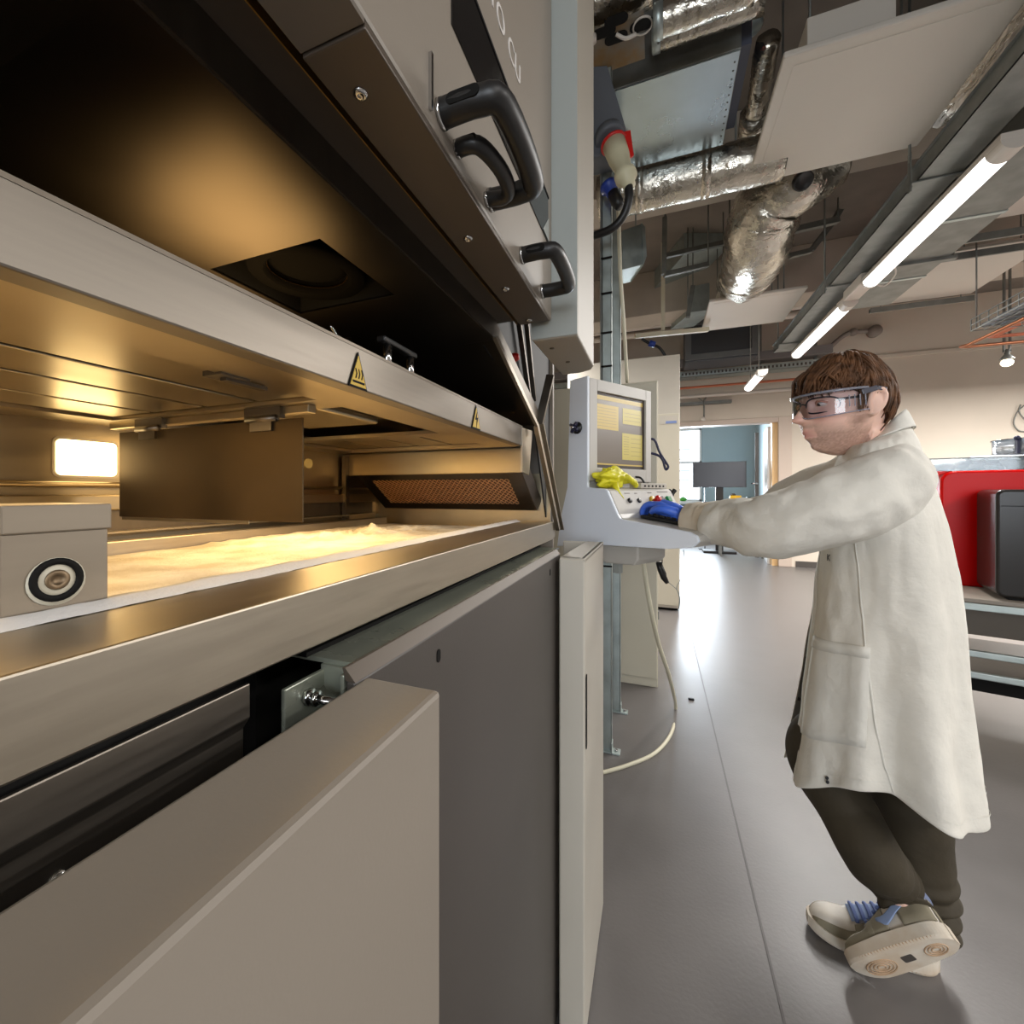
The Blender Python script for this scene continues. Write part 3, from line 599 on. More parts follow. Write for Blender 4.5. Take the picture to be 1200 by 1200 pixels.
# --- scanner and cable loop behind the console
sn = thing('hand_scanner', at(775, 590, D=1.86), 'dark blue and white handheld scanner lying behind the keyboard', 'scanner')
def sp(x, y, d=1.84): return at(x, y, D=d)
MB().tube(smooth_path([sp(765, 592), sp(772, 585), sp(780, 581), sp(787, 576)]), [.020] * 5 + [.018] * 5 + [.014] * 3, 12).build('scanner_body', M['darkblue'], sn)
MB().tube(smooth_path([sp(766, 600, 1.80), sp(772, 592, 1.80), sp(780, 590, 1.80), sp(786, 596, 1.80)]), .017, 12).build('scanner_grip', M['consolegrey'], sn)
MB().tube(smooth_path([sp(783, 583, 1.82), sp(787, 579, 1.82), sp(791, 574, 1.82)]), [.012] * 5 + [.009] * 4, 10).ball(sp(786, 587, 1.82), .012).build('scanner_head', M['black'], sn)
o = MB().tube(smooth_path([sp(763, 514, 1.8), sp(768, 517, 1.8), sp(773, 530, 1.8), sp(780, 541, 1.8), sp(783, 547, 1.8), sp(780, 550, 1.8), sp(777, 540, 1.8), sp(772, 534, 1.8), sp(763, 531, 1.8)], 5), .0052, 8).build('cable_loop', M['darkblue'])
tag(o, 'short dark cable loop hanging at the right edge of the screen', 'cable')
# --- cables under the tray
o = MB().tube(smooth_path([at(752, 644, D=1.62), at(757, 680, D=1.63), at(763, 715, D=1.66), at(772, 755, D=1.8), at(785, 795, D=2.05), at(792, 830, Z=.006), at(787, 858, Z=.006), at(768, 882, Z=.006), at(735, 897, Z=.006), at(700, 907, Z=.006)], 6), .0085, 10).build('floor_cable', M['cable'])
tag(o, 'cream cable hanging from the console tray and curving across the floor', 'cable')
bc = thing('hanging_cable', at(773, 645, D=1.55), 'black cable bundle hanging below the console tray', 'cable')
def hp(x, y): return at(x, y, D=1.55)
MB().tube(smooth_path([hp(773, 643), hp(769, 652), hp(771, 662), hp(773, 668)]), .0022, 6).tube(smooth_path([hp(775, 643), hp(776, 655), hp(775, 668)]), .0022, 6).build('cable_loop', M['black'], bc)
MB().tube([hp(771, 659), hp(774, 667), hp(778, 677), hp(782, 683)], [.008, .011, .0105, .007], 10).tube([hp(773, 659), hp(778, 672), hp(780, 682)], [.006, .008, .006], 8).build('cable_bundle', M['black'], bc)
o = MB().tube(smooth_path([hp(801, 645), hp(802, 660), hp(798, 678), hp(793, 688), hp(796, 700), hp(795, 716)]), .0014, 6).tube(smooth_path([hp(782, 682), hp(789, 687), hp(795, 694), hp(797, 704), hp(796, 712)]), .0014, 6).build('hanging_lead', M['bluegrey'])
tag(o, 'thin grey lead dangling below the right end of the console tray', 'cable')

# ================================================================== CABINETS AND RACK BEHIND
cb = thing('tall_cabinet', (-.45, 3.3, 0), 'cream steel cabinet standing directly behind the operator console', 'cabinet')
MB().box(-.95, .005, 3.035, 3.6, .0, 1.965).build('cabinet_body', M['offwhite'], cb, bevel=.004)
MB().box(-.94, -.46, 3.02, 3.036, .06, 1.95).build('cabinet_door', M['offwhite'], cb, bevel=.003)
MB().box(-.45, .0, 3.02, 3.036, .06, 1.95).build('cabinet_door', M['offwhite'], cb, bevel=.003)
MB().box(.002, .012, 3.10, 3.13, .42, .47).build('hinge', M['galvdull'], cb)
cb = thing('tall_cabinet', (-.2, 5.4, 0), 'taller cream cabinet with a blue and white label, behind the other cabinet', 'cabinet')
MB().box(-.95, .222, 5.06, 5.9, .03, 2.70).build('cabinet_body', M['white'], cb, bevel=.004)
MB().box(-.93, .20, 5.1, 5.85, 0, .03).build('plinth', M['softblack'], cb)
MB().box(-.32, .21, 5.045, 5.061, .06, 2.08).build('cabinet_door', M['offwhite'], cb, bevel=.003)
a, c = at(773, 490, Y=5.045), at(794, 494, Y=5.045)
lb = MB().box(a.x, c.x, 5.041, 5.0445, c.z - .02, a.z + .02).build('label_plate', M['white'], cb)
MB().box(a.x + .06, c.x - .01, 5.039, 5.041, c.z - .016, c.z + .010).build('blue_print', mat('blue_label_print', (120, 140, 190), .5), lb)
rk = thing('strut_rack', (-.22, 2.4, 0), 'pair of tall galvanised strut posts bolted to the floor beside the machine', 'rack')
for y, lb in ((2.2, None), (2.62, None)):
    x = -.225 if y < 2.5 else -.215
    q = MB().box(x - .022, x + .022, y, y + .003, .005, 3.32).box(x + .019, x + .022, y, y + .041, .005, 3.32).box(x - .022, x - .019, y, y + .041, .005, 3.32)
    p = q.build('strut_post', M['galv'], rk)
    f = MB().box(x - .03, x + .062, y - .02, y + .03, 0, .008).box(x + .022, x + .027, y - .02, y + .03, 0, .05).build('foot_plate', M['galv'], rk, bevel=.001)
    MB().cyl((x + .044, y + .005, .008), (x + .044, y + .005, .016), .008, 6).build('anchor_bolt', M['chrome'], f)
MB().box(-.255, -.247, 2.19, 2.24, .8, 3.3).build('cable_channel', M['galvdull'], rk)
for yy in (304, 345, 391, 430, 663):
    p = at(703, yy, Y=2.195); MB().box(-.252, -.200, 2.19, 2.196, p.z - .004, p.z + .004).build('cable_tie', M['softblack'], rk)
# --- power socket with red-ringed plug
bx = thing('power_socket', at(712, 130, D=1.95), 'grey wall socket box with hinged lid high on the strut posts', 'socket')
a, c = at(700, 80, D=2.0), at(733, 178, D=2.0)
MB().prism([at(690, 78, D=2.0), at(712, 76, D=2.0), at(734, 150, D=2.0), at(728, 178, D=2.0), at(690, 185, D=2.0)], F_ * .13).build('socket_box', M['greybox'], bx, bevel=.006)
MB().lathe(at(715, 162, D=1.98), (at(728, 200, D=1.9) - at(715, 162, D=1.98)), [(.062, -.03), (.066, 0), (.064, .012), (.05, .015), (0, .015)], 24).build('socket_collar', M['greybox'], bx)
MB().prism([at(732, 154, D=1.93), at(739, 152, D=1.93), at(743, 182, D=1.93), at(736, 186, D=1.93)], F_ * .012).build('lid_latch', M['redplastic'], bx, bevel=.002)
pg = thing('red_ring_plug', at(725, 195, D=1.92), 'cream industrial plug with red ring in the grey socket', 'plug')
ax_ = (at(736, 214, D=1.90) - at(719, 168, D=1.96)).normalized(); p0 = at(719, 168, D=1.96); ll = (at(736, 214, D=1.90) - p0).length
MB().lathe(p0, ax_, [(.055, -.004), (.058, .004), (.053, .010)], 24).build('plug_ring', M['redplastic'], pg)
MB().lathe(p0 + ax_ * .008, ax_, [(0, 0), (.050, 0), (.046, ll * .35), (.033, ll * .68), (.046, ll * .74), (.046, ll * .86), (.030, ll * .92), (.026, ll * 1.06), (0, ll * 1.06)], 24).build('plug_body', M['creampl'], pg)
MB().tube(smooth_path([p0 + ax_ * ll * 1.0, at(737, 232, D=1.90), at(731, 252, D=1.92), at(718, 267, D=1.95), at(697, 276, D=2.0), at(680, 280, D=2.05)], 5), .018, 12).build('plug_cable', M['black'], pg)
bp = thing('blue_plug', at(718, 228, D=2.05), 'blue industrial plug hanging under the cream plug', 'plug')
MB().lathe(at(714, 219, D=2.05), at(724, 238, D=2.03) - at(714, 219, D=2.05), [(0, -.012), (.040, -.012), (.042, .006), (.03, .012), (.028, .05), (0, .05)], 20).build('plug_ring', M['bluepl'], bp)
MB().lathe(at(718, 226, D=2.04), at(724, 238, D=2.03) - at(718, 226, D=2.04), [(.028, 0), (.027, .06), (.018, .085), (0, .085)], 16).build('plug_body', M['black'], bp)
o = MB().tube(smooth_path([at(722, 205, D=2.35), at(725, 260, D=2.35), at(727, 320, D=2.35), at(731, 380, D=2.4), at(735, 448, D=2.6)], 5), .010, 10).build('riser_cable', M['cable'])
tag(o, 'cream cable running down from the ceiling beside the strut posts', 'cable')
# ================================================================== CEILING SERVICES
def rods(parent, pts, r=.006, top=4.2):
    for p in pts: MB().cyl((p[0], p[1], p[2]), (p[0], p[1], top), r, 8).build('hanger_rod', M['galvdull'], parent)
def raft(name, x0, x1, y0, y1, z, label, top=True):
    t = thing(name, ((x0 + x1) / 2, (y0 + y1) / 2, z), label, 'ceiling panel', 'white panels hung below the ceiling')
    MB().box(x0, x1, y0, y1, z, z + .03).build('panel_tray', M['raft'], t, bevel=.008)
    MB().box(x0 + .05, x1 - .05, y0 + .06, y1 - .06, z - .002, z + .001).build('panel_face', M['raft'], t)
    if top: MB().box(x0 + .10, x1 - .42, y0 + .05, y1 - .02, z + .03, z + .19).build('panel_upstand', M['raft'], t, bevel=.004)
    rods(t, [(x0 + .15, y0 + .2, z + .03), (x1 - .15, y0 + .2, z + .03), (x0 + .15, y1 - .2, z + .03), (x1 - .15, y1 - .2, z + .03)])
    return t
a = at(875, 217, Z=3.2); c = at(1075, 172, Z=3.2); n_ = at(912, 70, Z=3.2)
raft('ceiling_panel', a.x, c.x, n_.y, (a.y + c.y) / 2, 3.2, 'large white suspended panel nearest the camera, with rounded corners')
a = at(822, 388, Z=3.2); c = at(917, 378, Z=3.2); n_ = at(832, 354, Z=3.2)
raft('ceiling_panel', a.x, c.x, n_.y, (a.y + c.y) / 2, 3.2, 'small-looking white suspended panel beyond the foil duct elbow')
a = at(1018, 358, Z=3.4); c = at(1135, 346, Z=3.4); n_ = at(1085, 300, Z=3.4)
t = raft('ceiling_panel', a.x, c.x, n_.y, (a.y + c.y) / 2, 3.4, 'white suspended panel at right between two grey rails, beyond the lit battens', False)
raft('ceiling_panel', a.x, c.x, .6, n_.y - .5, 3.4, 'white suspended panel at the right edge above the near batten', False)
# grey rails under the right hand panels
for k, (p, q_, lb) in enumerate((((1020, 362), (1140, 348), 'grey channel rail along the far edge of the right hand panel'), ((1088, 303), (1260, 277), 'grey channel rail along the near edge of the right hand panel'), ((1112, 281), (1260, 258), 'grey channel rail just before the double rail at right'))):
    z = 3.36; A_, B_ = at(*p, Z=z), at(*q_, Z=z); B_.y = A_.y
    t = thing('channel_rail', (A_ + B_) / 2, lb, 'rail', None)
    MB().box(A_.x, B_.x, A_.y, A_.y + .04, z - .04, z).box(A_.x, B_.x, A_.y - .004, A_.y, z - .05, z + .01).build('rail', M['galvdull'], t)
    rods(t, [(A_.x + .1, A_.y + .02, z), (B_.x - .1, A_.y + .02, z)])
# lighting trunking with battens
tk = thing('lighting_trunking', (1.47, 2.4, 2.95), 'long grey steel cable channel carrying the two lit battens', 'trunking')
xa, xb = 1.34, 1.53
q = MB().box(xa, xb, -1.0, 6.45, 2.985, 2.99).box(xa, xa + .004, -1.0, 6.45, 2.985, 3.075).box(xb - .004, xb, -1.0, 6.45, 2.985, 3.075).box(xa - .014, xa, -1, 6.45, 3.07, 3.075)
q.build('channel', M['galvdull'], tk)
for y in (.6, 2.1, 3.2, 4.55, 6.1):
    q = MB().box(xa - .03, xa - .024, y - .015, y + .015, 2.93, 3.15).box(xa - .03, xb + .03, y - .015, y + .015, 2.975, 2.983).box(xb + .024, xb + .03, y - .015, y + .015, 2.975, 3.05)
    q.build('bracket', M['galvdull'], tk)
    MB().cyl((xa - .027, y, 3.1), (xa - .027, y, 4.2), .007, 8).build('hanger_rod', M['galvdull'], tk)
def batten(x, y0, y1, z, label, grp='lit ceiling battens'):
    t = thing('batten_light_fitting', (x, (y0 + y1) / 2, z), label, 'ceiling light', grp)
    r = .052
    def half(ya, yb, m, nm, rr, z0=0):
        P = [Vector((x + rr * math.cos(a), ya, z - rr * .95 * math.sin(a))) for a in [math.pi * k / 14 for k in range(15)]]
        return MB().prism([Vector((x - rr, ya, z + .018))] [:0] + P, (0, yb - ya, 0)).build(nm, m, t, smooth=False)
    half(y0, y1, M['tube'], 'diffuser', r)
    half(y0 - .11, y0, M['lampbody'], 'end_cap', r * 1.06); half(y1, y1 + .025, M['lampbody'], 'end_cap', r * 1.04)
    MB().box(x - .055, x + .055, y0 - .11, y1 + .025, z, z + .03).build('lamp_housing', M['lampbody'], t, bevel=.003)
    return t
def ypx(x, y, X): return at(x, y, X=X)
L1a, L1b, L2a, L2b = at(1172, 172, X=1.545), at(1021, 322, X=1.545), at(991, 352, X=1.545), at(934, 408, X=1.545)
batten(1.545, L1a.y, L1b.y, 2.90, 'lit ceiling batten nearest the camera, under the grey trunking')
batten(1.545, L2a.y, L2b.y, 2.90, 'second lit ceiling batten, just above the head of the person')
MB().tube(smooth_path([(1.56, L1b.y + .03, 2.9), (1.66, L1b.y + .10, 2.88), (1.70, L1b.y + .02, 2.93), (1.66, L1b.y - .05, 2.99)]), .006, 8).build('feed_cable', M['lampbody'], tk)
MB().box(1.49, 1.60, L1b.y + .03, L2a.y - .11, 2.90, 2.985).build('mounting_box', M['lampbody'], tk, bevel=.01)
p = at(877, 457, Y=7.2); q_ = at(868, 466, Y=7.0)
t = batten(p.x, 6.40, 7.18, p.z + .03, 'small lit batten far off near the back wall, above the doorway', 'lit ceiling battens')
rods(t, [(p.x, 6.5, p.z + .05), (p.x, 7.05, p.z + .05)])
lamp('batten_and_fill', (p.x, 6.8, p.z - .04), (0, 0, 0), .08, .7, 25, COOL)
MB().box(1.70, 2.03, -1.0, 5.3, 3.02, 3.25).build('duct_body', M['galvdull'], tag_d := thing('rectangular_duct', (1.86, 1.5, 3.02), 'long flat grey steel duct to the right of the lit battens', 'duct'), bevel=.004)
for y in (0.2, 1.1, 2.0, 2.9, 3.8, 4.7): MB().box(1.695, 2.035, y, y + .03, 3.015, 3.255).build('joint_flange', M['galv'], tag_d)
rods(tag_d, [(2.06, 4.4, 3.0), (2.06, 1.0, 3.0)])
for y in (1.0, 4.4): MB().box(1.69, 2.075, y - .02, y + .02, 3.0, 3.02).build('strap', M['galvdull'], tag_d)
# ventilation unit
u0, u1, u2, u3 = at(728, 198, Z=3.35), at(850, 172, Z=3.35), at(865, 57, Z=3.35), at(715, 100, Z=3.35)
xa, xb, ya, yb = (u0.x + u3.x) / 2 - .1, (u1.x + u2.x) / 2, u2.y, (u0.y + u1.y) / 2
av = thing('ventilation_unit', ((xa + xb) / 2, (ya + yb) / 2, 3.35), 'large galvanised ventilation box under the ceiling above the plug', 'ventilation unit')
MB().box(xa, xb, ya, yb, 3.35, 3.80).build('unit_box', M['galvdull'], av, bevel=.004)
MB().box(xa + .01, xb - .005, ya + .005, yb - .01, 3.343, 3.352).build('bottom_sheet', mat('bright_bottom_sheet', (176, 190, 198), .30, 1.0, var=.06, vscale=4, rvar=.06), av)
for k in range(12): MB().ball((xb - .02, ya + .06 + (yb - ya - .1) * k / 11, 3.343), .005, 6, 4).build('rivet', M['galvdull'], av)
MB().box(xb, xb + .05, ya + .05, yb - .05, 3.40, 3.72).build('side_box', mat('slate_side_box', (78, 82, 96), .5), av)
MB().box(xb + .05, xb + .056, ya + .08, ya + .2, 3.5, 3.6).build('red_sticker', M['redplastic'], av)
MB().box(xa + .06, xa + .16, yb - .30, yb - .27, 3.30, 3.345).build('bracket', M['softblack'], av)
rods(av, [(xa + .1, ya + .1, 3.8), (xb - .1, ya + .1, 3.8), (xa + .1, yb - .1, 3.8), (xb - .1, yb - .1, 3.8)], .008)
# foil ducts
fd_ = thing('foil_duct', at(800, 215, D=2.8), 'straight foil-wrapped round duct running across below the ventilation box', 'duct')
a, c = at(728, 226, Y=3.15), at(884, 192, Y=3.15); zc = (a.z + c.z) / 2
MB().tube([Vector((a.x - .15 + (c.x - a.x + .3) * k / 24, 3.15, zc)) for k in range(25)], .135, 26, wob=.05).build('duct_tube', M['foil'], fd_)
for k in (.12, .62): x = a.x + (c.x - a.x) * k; MB().tube([(x, 3.15, zc), (x + .05, 3.15, zc)], .139, 26, wob=.04).build('tape_band', M['foil'], fd_)
rods(fd_, [(a.x + .2, 3.15, zc + .1), (c.x - .1, 3.15, zc + .1)])
P = smooth_path([at(975, 190, D=3.0), at(940, 212, D=3.05), at(906, 232, D=3.2), at(892, 262, D=3.35), at(886, 292, D=3.6), at(876, 318, D=4.1), at(868, 330, D=4.6)], 6)
fe = thing('foil_duct', P[20], 'bent foil-wrapped duct elbow dropping between the two white panels', 'duct')
MB().tube(P, lerp_list([.16, .19, .225, .24, .24, .23, .22], 6), 26, wob=.10).build('duct_tube', M['foil'], fe)
for k in (16, 23, 29): MB().tube(P[k:k + 2], .236, 26, wob=.08).build('tape_band', M['foil'], fe)
pt = at(941, 212, D=2.84); MB().lathe(pt, -F_ - ZV, [(0, 0), (.04, 0), (.05, .012), (.058, .012), (.058, -.02)], 20).build('inspection_port', M['black'], fe)
MB().tube([pt + R_ * -.03 + Vector((0, 0, .10)), pt + R_ * .09 + Vector((0, 0, .13))], .008, 6).build('red_marker', M['redplastic'], fe)
rods(fe, [tuple(P[14] + Vector((0, 0, .1)))])
fg = thing('foil_duct', (1.74, 1.6, 3.7), 'creased foil-wrapped duct at top right behind the grey trunking', 'duct')
MB().tube([(1.74 + .02 * math.sin(k), -.6 + .16 * k, 3.76) for k in range(27)], .30, 30, wob=.12).build('duct_tube', M['foilcrease'], fg)
for y in (.9, 1.9, 2.7): MB().tube([(1.74, y, 3.76), (1.74, y + .05, 3.76)], .31, 30, wob=.1).build('tape_band', M['foil'], fg)
rods(fg, [(1.74, 1.3, 4.0), (1.74, 2.6, 4.0)])
# foil pipes top centre
for k, (p, q_, r, D_, lb) in enumerate((((766, 46), (890, 6), .050, 2.05, 'lower of the two foil-wrapped pipes at the top edge'), ((768, 26), (880, -14), .06, 1.82, 'upper of the two foil-wrapped pipes at the top edge'))):
    A_, B_ = at(*p, D=D_), at(*q_, D=D_); zc = (A_.z + B_.z) / 2; yc2 = (A_.y + B_.y) / 2
    A_ = Vector((A_.x, yc2, zc)); B_ = Vector((B_.x, yc2, zc))
    t = thing('foil_pipe', (A_ + B_) / 2, lb, 'pipe')
    MB().tube([A_ + (B_ - A_) * i / 12 for i in range(13)], r, 16, wob=.08).build('pipe_wrap', M['foil'], t)
    MB().lathe(A_, B_ - A_, [(r * .9, -.01), (r * 1.05, -.004), (r * 1.05, .03), (r * .9, .03)], 16).build('end_collar', M['galv'], t)
    rods(t, [tuple((A_ + B_) / 2 + Vector((0, 0, .03)))])
t = thing('foil_pipe', at(880, 40, D=2.4), 'short vertical foil-wrapped pipe end beside the ventilation box', 'pipe')
MB().tube([at(882, -20, D=2.4), at(881, 10, D=2.4), at(880, 31, D=2.4)], .062, 16, wob=.06).build('pipe_wrap', M['foil'], t)
MB().lathe(at(880, 31, D=2.4), (0, 0, -1), [(.06, 0), (.05, .02), (0, .02)], 16).build('end_collar', M['galv'], t)
t = thing('foil_pipe', at(892, 90, D=2.6), 'foil-wrapped branch pipe running along the left edge of the large white panel', 'pipe')
MB().tube(smooth_path([at(900, 48, D=2.3), at(893, 90, D=2.5), at(884, 140, D=2.75), at(878, 176, D=2.95)], 5), .058, 16, wob=.14).build('pipe_wrap', M['foil'], t)

MB().tube([at(884, 132, D=2.72), at(879, 168, D=2.92)], .08, 16, wob=.1).build('tape_band', M['foil'], t)
t = thing('foil_duct', at(715, 5, D=1.9), 'torn foil-wrapped duct at the top left of the ceiling', 'duct')
P0, P1 = at(690, 8, D=2.0), at(765, -12, D=2.0); P1.y = P0.y; P1.z = P0.z
MB().tube([P0 + (P1 - P0) * (i / 12) for i in range(-4, 13)], .085, 22, wob=.12).build('duct_tube', M['foil'], t)
MB().lathe(at(695, 47, D=1.95), (0, 0, -1), [(0, -.02), (.015, -.02), (.015, .01), (0, .012)], 10).build('end_plug', M['lampbody'], t)
MB().cyl(at(695, 45, D=1.95), at(694, 5, D=1.95), .006, 6).build('hanger_rod', M['creampl'], t)
# rusty bracket with cut-outs
rb = thing('perforated_bracket', at(735, 45, D=2.3), 'rust-stained perforated steel bracket under the ceiling at top centre', 'bracket')
rm = mat('rust_stained_steel', (120, 118, 112), .6, .3, rgb2=(126, 100, 62), vscale=9)
A_, B_ = at(694, 60, Z=3.3), at(772, 30, Z=3.3)
MB().box(A_.x - .1, B_.x - .06, A_.y - .08, A_.y + .13, 3.30, 3.32).build('bracket_plate', rm, rb)
for x, y in ((708, 38), (722, 24), (752, 30), (722, 45)): MB().rrect(at(x, y, Z=3.297), (1, .0, 0), (0, 1, 0), (0, 0, .002), .05, .025, .024).build('slot_hole', M['softblack'], rb)
MB().lathe(at(753, 31, Z=3.294), (0, 0, 1), [(.036, 0), (.042, 0), (.042, .006), (.036, .006), (.036, 0)], 20).build('ring_collar', M['lampbody'], rb)
MB().tube(smooth_path([at(722, 40, Z=3.285), at(733, 45, Z=3.27), at(745, 40, Z=3.285)]), .008, 6).build('loose_wire', M['lampbody'], rb)
rods(rb, [(A_.x, A_.y + .1, 3.32), (B_.x, A_.y + .1, 3.32)])
# small galvanised box behind the rack
t = thing('duct_box', at(742, 290, D=3.6), 'small ribbed galvanised duct box beyond the straight foil duct', 'duct')
MB().prism([at(729, 270, D=3.6), at(752, 262, D=3.6), at(754, 310, D=3.6), at(729, 316, D=3.6)], F_ * .3).build('box_body', M['galv'], t, bevel=.004)
MB().prism([at(752, 261, D=3.59), at(756, 266, D=3.59), at(758, 300, D=3.59), at(754, 311, D=3.59)], F_ * .3).build('end_flange', M['galv'], t)
MB().cyl(at(745, 268, D=3.75), at(745, 268, D=3.75) + Vector((0, 0, .9)), .008, 6).build('hanger_rod', M['galvdull'], t)
# strut frames with rods
def frame(pts, D_, label, w=.045):
    t = thing('strut_hanger', at(*pts[0], D=D_), label, 'strut')
    for a, c in zip(pts[:-1], pts[1:]): MB().bar(at(*a, D=D_), at(*c, D=D_), w, w).build('strut_bar', M['galvdull'], t, bevel=.004)
    for a in (pts[0], pts[-1]): p = at(*a, D=D_); MB().cyl(p, (p.x, p.y, 4.2), .007, 6).build('hanger_rod', M['galvdull'], t)
    return t
frame([(779, 255), (778, 322), (830, 310)], 4.2, 'galvanised strut frame hanging left of the bent foil duct')
frame([(780, 300), (855, 283)], 4.4, 'galvanised strut bar crossing behind the bent foil duct')
frame([(1005, 212), (975, 262), (950, 294), (925, 300)], 4.6, 'galvanised strut frame right of the bent foil duct', .05)
frame([(930, 270), (982, 258)], 4.4, 'short galvanised strut bar right of the bent foil duct', .06)
frame([(812, 335), (806, 372)], 4.9, 'short upright galvanised strut above the far white panel')
# galvanised ducts further back
t = thing('duct_box', at(835, 250, D=5), 'bright galvanised duct seen between the struts behind the bent foil duct', 'duct')
MB().prism([at(802, 268, D=5), at(862, 254, D=5), at(862, 282, D=5), at(802, 298, D=5)], F_ * 1.0).build('box_body', M['galv'], t, bevel=.004)
p = at(830, 258, D=5.5); MB().cyl(p, (p.x, p.y, 4.2), .008, 6).build('hanger_rod', M['galvdull'], t)
t = thing('duct_box', at(825, 345, D=5.6), 'pale blue galvanised duct beside the far white panel', 'duct')
MB().prism([at(814, 335, D=5.6), at(846, 328, D=5.6), at(840, 362, D=5.6), at(810, 366, D=5.6)], F_ * .6).build('box_body', M['galv'], t, bevel=.004)
p = at(828, 335, D=5.9); MB().cyl(p, (p.x, p.y, 4.2), .008, 6).build('hanger_rod', M['galvdull'], t)
# cream conduit: T of square trunking
t = thing('cream_conduit', at(776, 390, D=5.2), 'cream plastic conduit tee dropping from the ceiling above the cabinets', 'conduit')
p = at(777, 390, D=5.2); MB().box(p.x - .022, p.x + .022, p.y - .02, p.y + .02, p.z, 4.2).build('drop_pipe', M['cable'], t)
a, c = at(744, 394, D=5.15), at(830, 386, D=5.15); MB().bar(a, c, .05, .05).build('cross_pipe', M['cable'], t, bevel=.005)
t = thing('blue_connector_cable', at(768, 405, D=5.0), 'black cable with blue connector above the tall cabinet', 'cable')
MB().tube(smooth_path([at(752, 397, D=5), at(762, 403, D=5), at(772, 407, D=5), at(779, 416, D=5), at(781, 424, D=5)]), .016, 8).build('cable', M['black'], t)
MB().cyl(at(761, 402, D=4.98), at(767, 404, D=4.98), .035, 10).build('connector', M['bluepl'], t)
# pipes under the ceiling near the back
for k, (y, r, m, lb) in enumerate(((7.7, .05, M['galv'], 'upper grey pipe crossing above the cabinets'), (7.85, .05, M['galv'], 'lower grey pipe crossing above the cabinets'))):
    p = at(790, 378 + 9 * k, Y=y); o = MB().cyl((-2.9, y, p.z), (2.4, y, p.z), r, 12).build('ceiling_pipe', M['lampbody']); tag(o, lb, 'pipe', 'pale pipes above the cabinets')
# dark ventilation cassette near the back wall
p0, p1 = at(803, 424, Y=7.4), at(888, 417, Y=7.4); z1 = at(850, 385, Y=7.4).z
vc = thing('ventilation_cassette', at(845, 405, Y=7.4), 'dark grey framed ventilation cassette near the back wall, below the small panel', 'ventilation unit')
zb = (p0.z + p1.z) / 2
MB().box(p0.x, p1.x, 7.4, 7.9, zb, z1 + .5).build('cassette_box', mat('slate_unit', (62, 64, 68), .5, .2), vc, bevel=.01)
q = MB()
for a in ((p0.x, p1.x, zb + .02, zb + .10), (p0.x, p1.x, z1 + .1, z1 + .18), (p0.x, p0.x + .08, zb + .10, z1 + .1), (p1.x - .08, p1.x, zb + .10, z1 + .1)): q.box(a[0], a[1], 7.36, 7.4, a[2], a[3])
q.build('cassette_frame', mat('grey_unit_frame', (96, 98, 98), .5, .2), vc)
rods(vc, [(p0.x + .1, 7.6, z1 + .4), (p1.x - .1, 7.6, z1 + .4)])
# trays and pipes along the back wall
zt = at(870, 437, Y=8.4).z
tr = thing('cable_tray', (1.8, 8.45, zt), 'perforated galvanised cable tray along the back wall above the doorway', 'cable tray')
MB().box(-2.9, 2.5, 8.35, 8.36, zt, zt + .10).box(-2.9, 2.5, 8.35, 8.6, zt, zt + .006).build('tray_channel', M['galv'], tr)
q = MB()
for k in range(46): q.box(-.1 + .055 * k, -.1 + .055 * k + .025, 8.346, 8.351, zt + .03, zt + .07)
q.build('tray_slots', M['darkpanel'], tr)['kind'] = 'stuff'
MB().box(-2.9, 2.5, 8.3, 8.6, zt + .17, zt + .30).build('upper_trunk', mat('dull_grey_trunk', (120, 116, 116), .5), tr)
for x in (.6, 1.55, 2.3): MB().box(x, x + .04, 8.44, 8.48, zt, 4.2).build('tray_hanger', M['galvdull'], tr)
zp = at(870, 449, Y=8.4).z; o = MB().cyl((-2.9, 8.42, zp), (2.6, 8.42, zp), .020, 10).build('wall_pipe', M['orange']); tag(o, 'orange pipe running below the cable tray on the back wall', 'pipe')
zp = at(870, 460, Y=8.6).z; o = MB().cyl((-2.9, 8.62, zp), (2.6, 8.62, zp), .03, 10).build('wall_pipe', M['lampbody']); tag(o, 'pale pipe just under the orange pipe on the back wall', 'pipe')
zp = at(830, 470, Y=8.6).z; o = MB().box(-2.9, 1.2, 8.7, 8.8, zp - .03, zp + .02).build('wall_trunking', M['galvdull']); tag(o, 'grey trunking on the back wall ending at the small batten', 'trunking')
t = thing('pull_cord', at(825, 485, Y=8.68), 'pull cord with white bead hanging above the doorway', 'cord')
MB().tube([at(829, 462, Y=8.68), at(825, 470, Y=8.68), at(825, 490, Y=8.68)], .014, 8).tube([at(815, 464, Y=8.68), at(825, 471, Y=8.68)], .008, 6).build('cord', M['galvdull'], t)
MB().ball(at(824, 491, Y=8.68), .04, 10, 8).build('bead', M['lampbody'], t)
p = [at(1032, 388, Y=8.75), at(1000, 389, Y=8.75), at(985, 396, Y=8.75), at(970, 410, Y=8.75)]
t = thing('wall_conduit', p[1], 'bent grey conduit with round box high on the back wall', 'conduit')
MB().tube(smooth_path(p, 4), .035, 10).build('conduit', mat('grey_conduit', (140, 130, 122), .6), t)
MB().lathe(at(1025, 388, Y=8.74), (0, -1, 0), [(.09, -.06), (.09, .04), (0, .05)], 16).build('round_box', MATS['grey_conduit'], t)
MB().ball(p[1], .06, 10, 8).build('elbow_box', MATS['grey_conduit'], t)
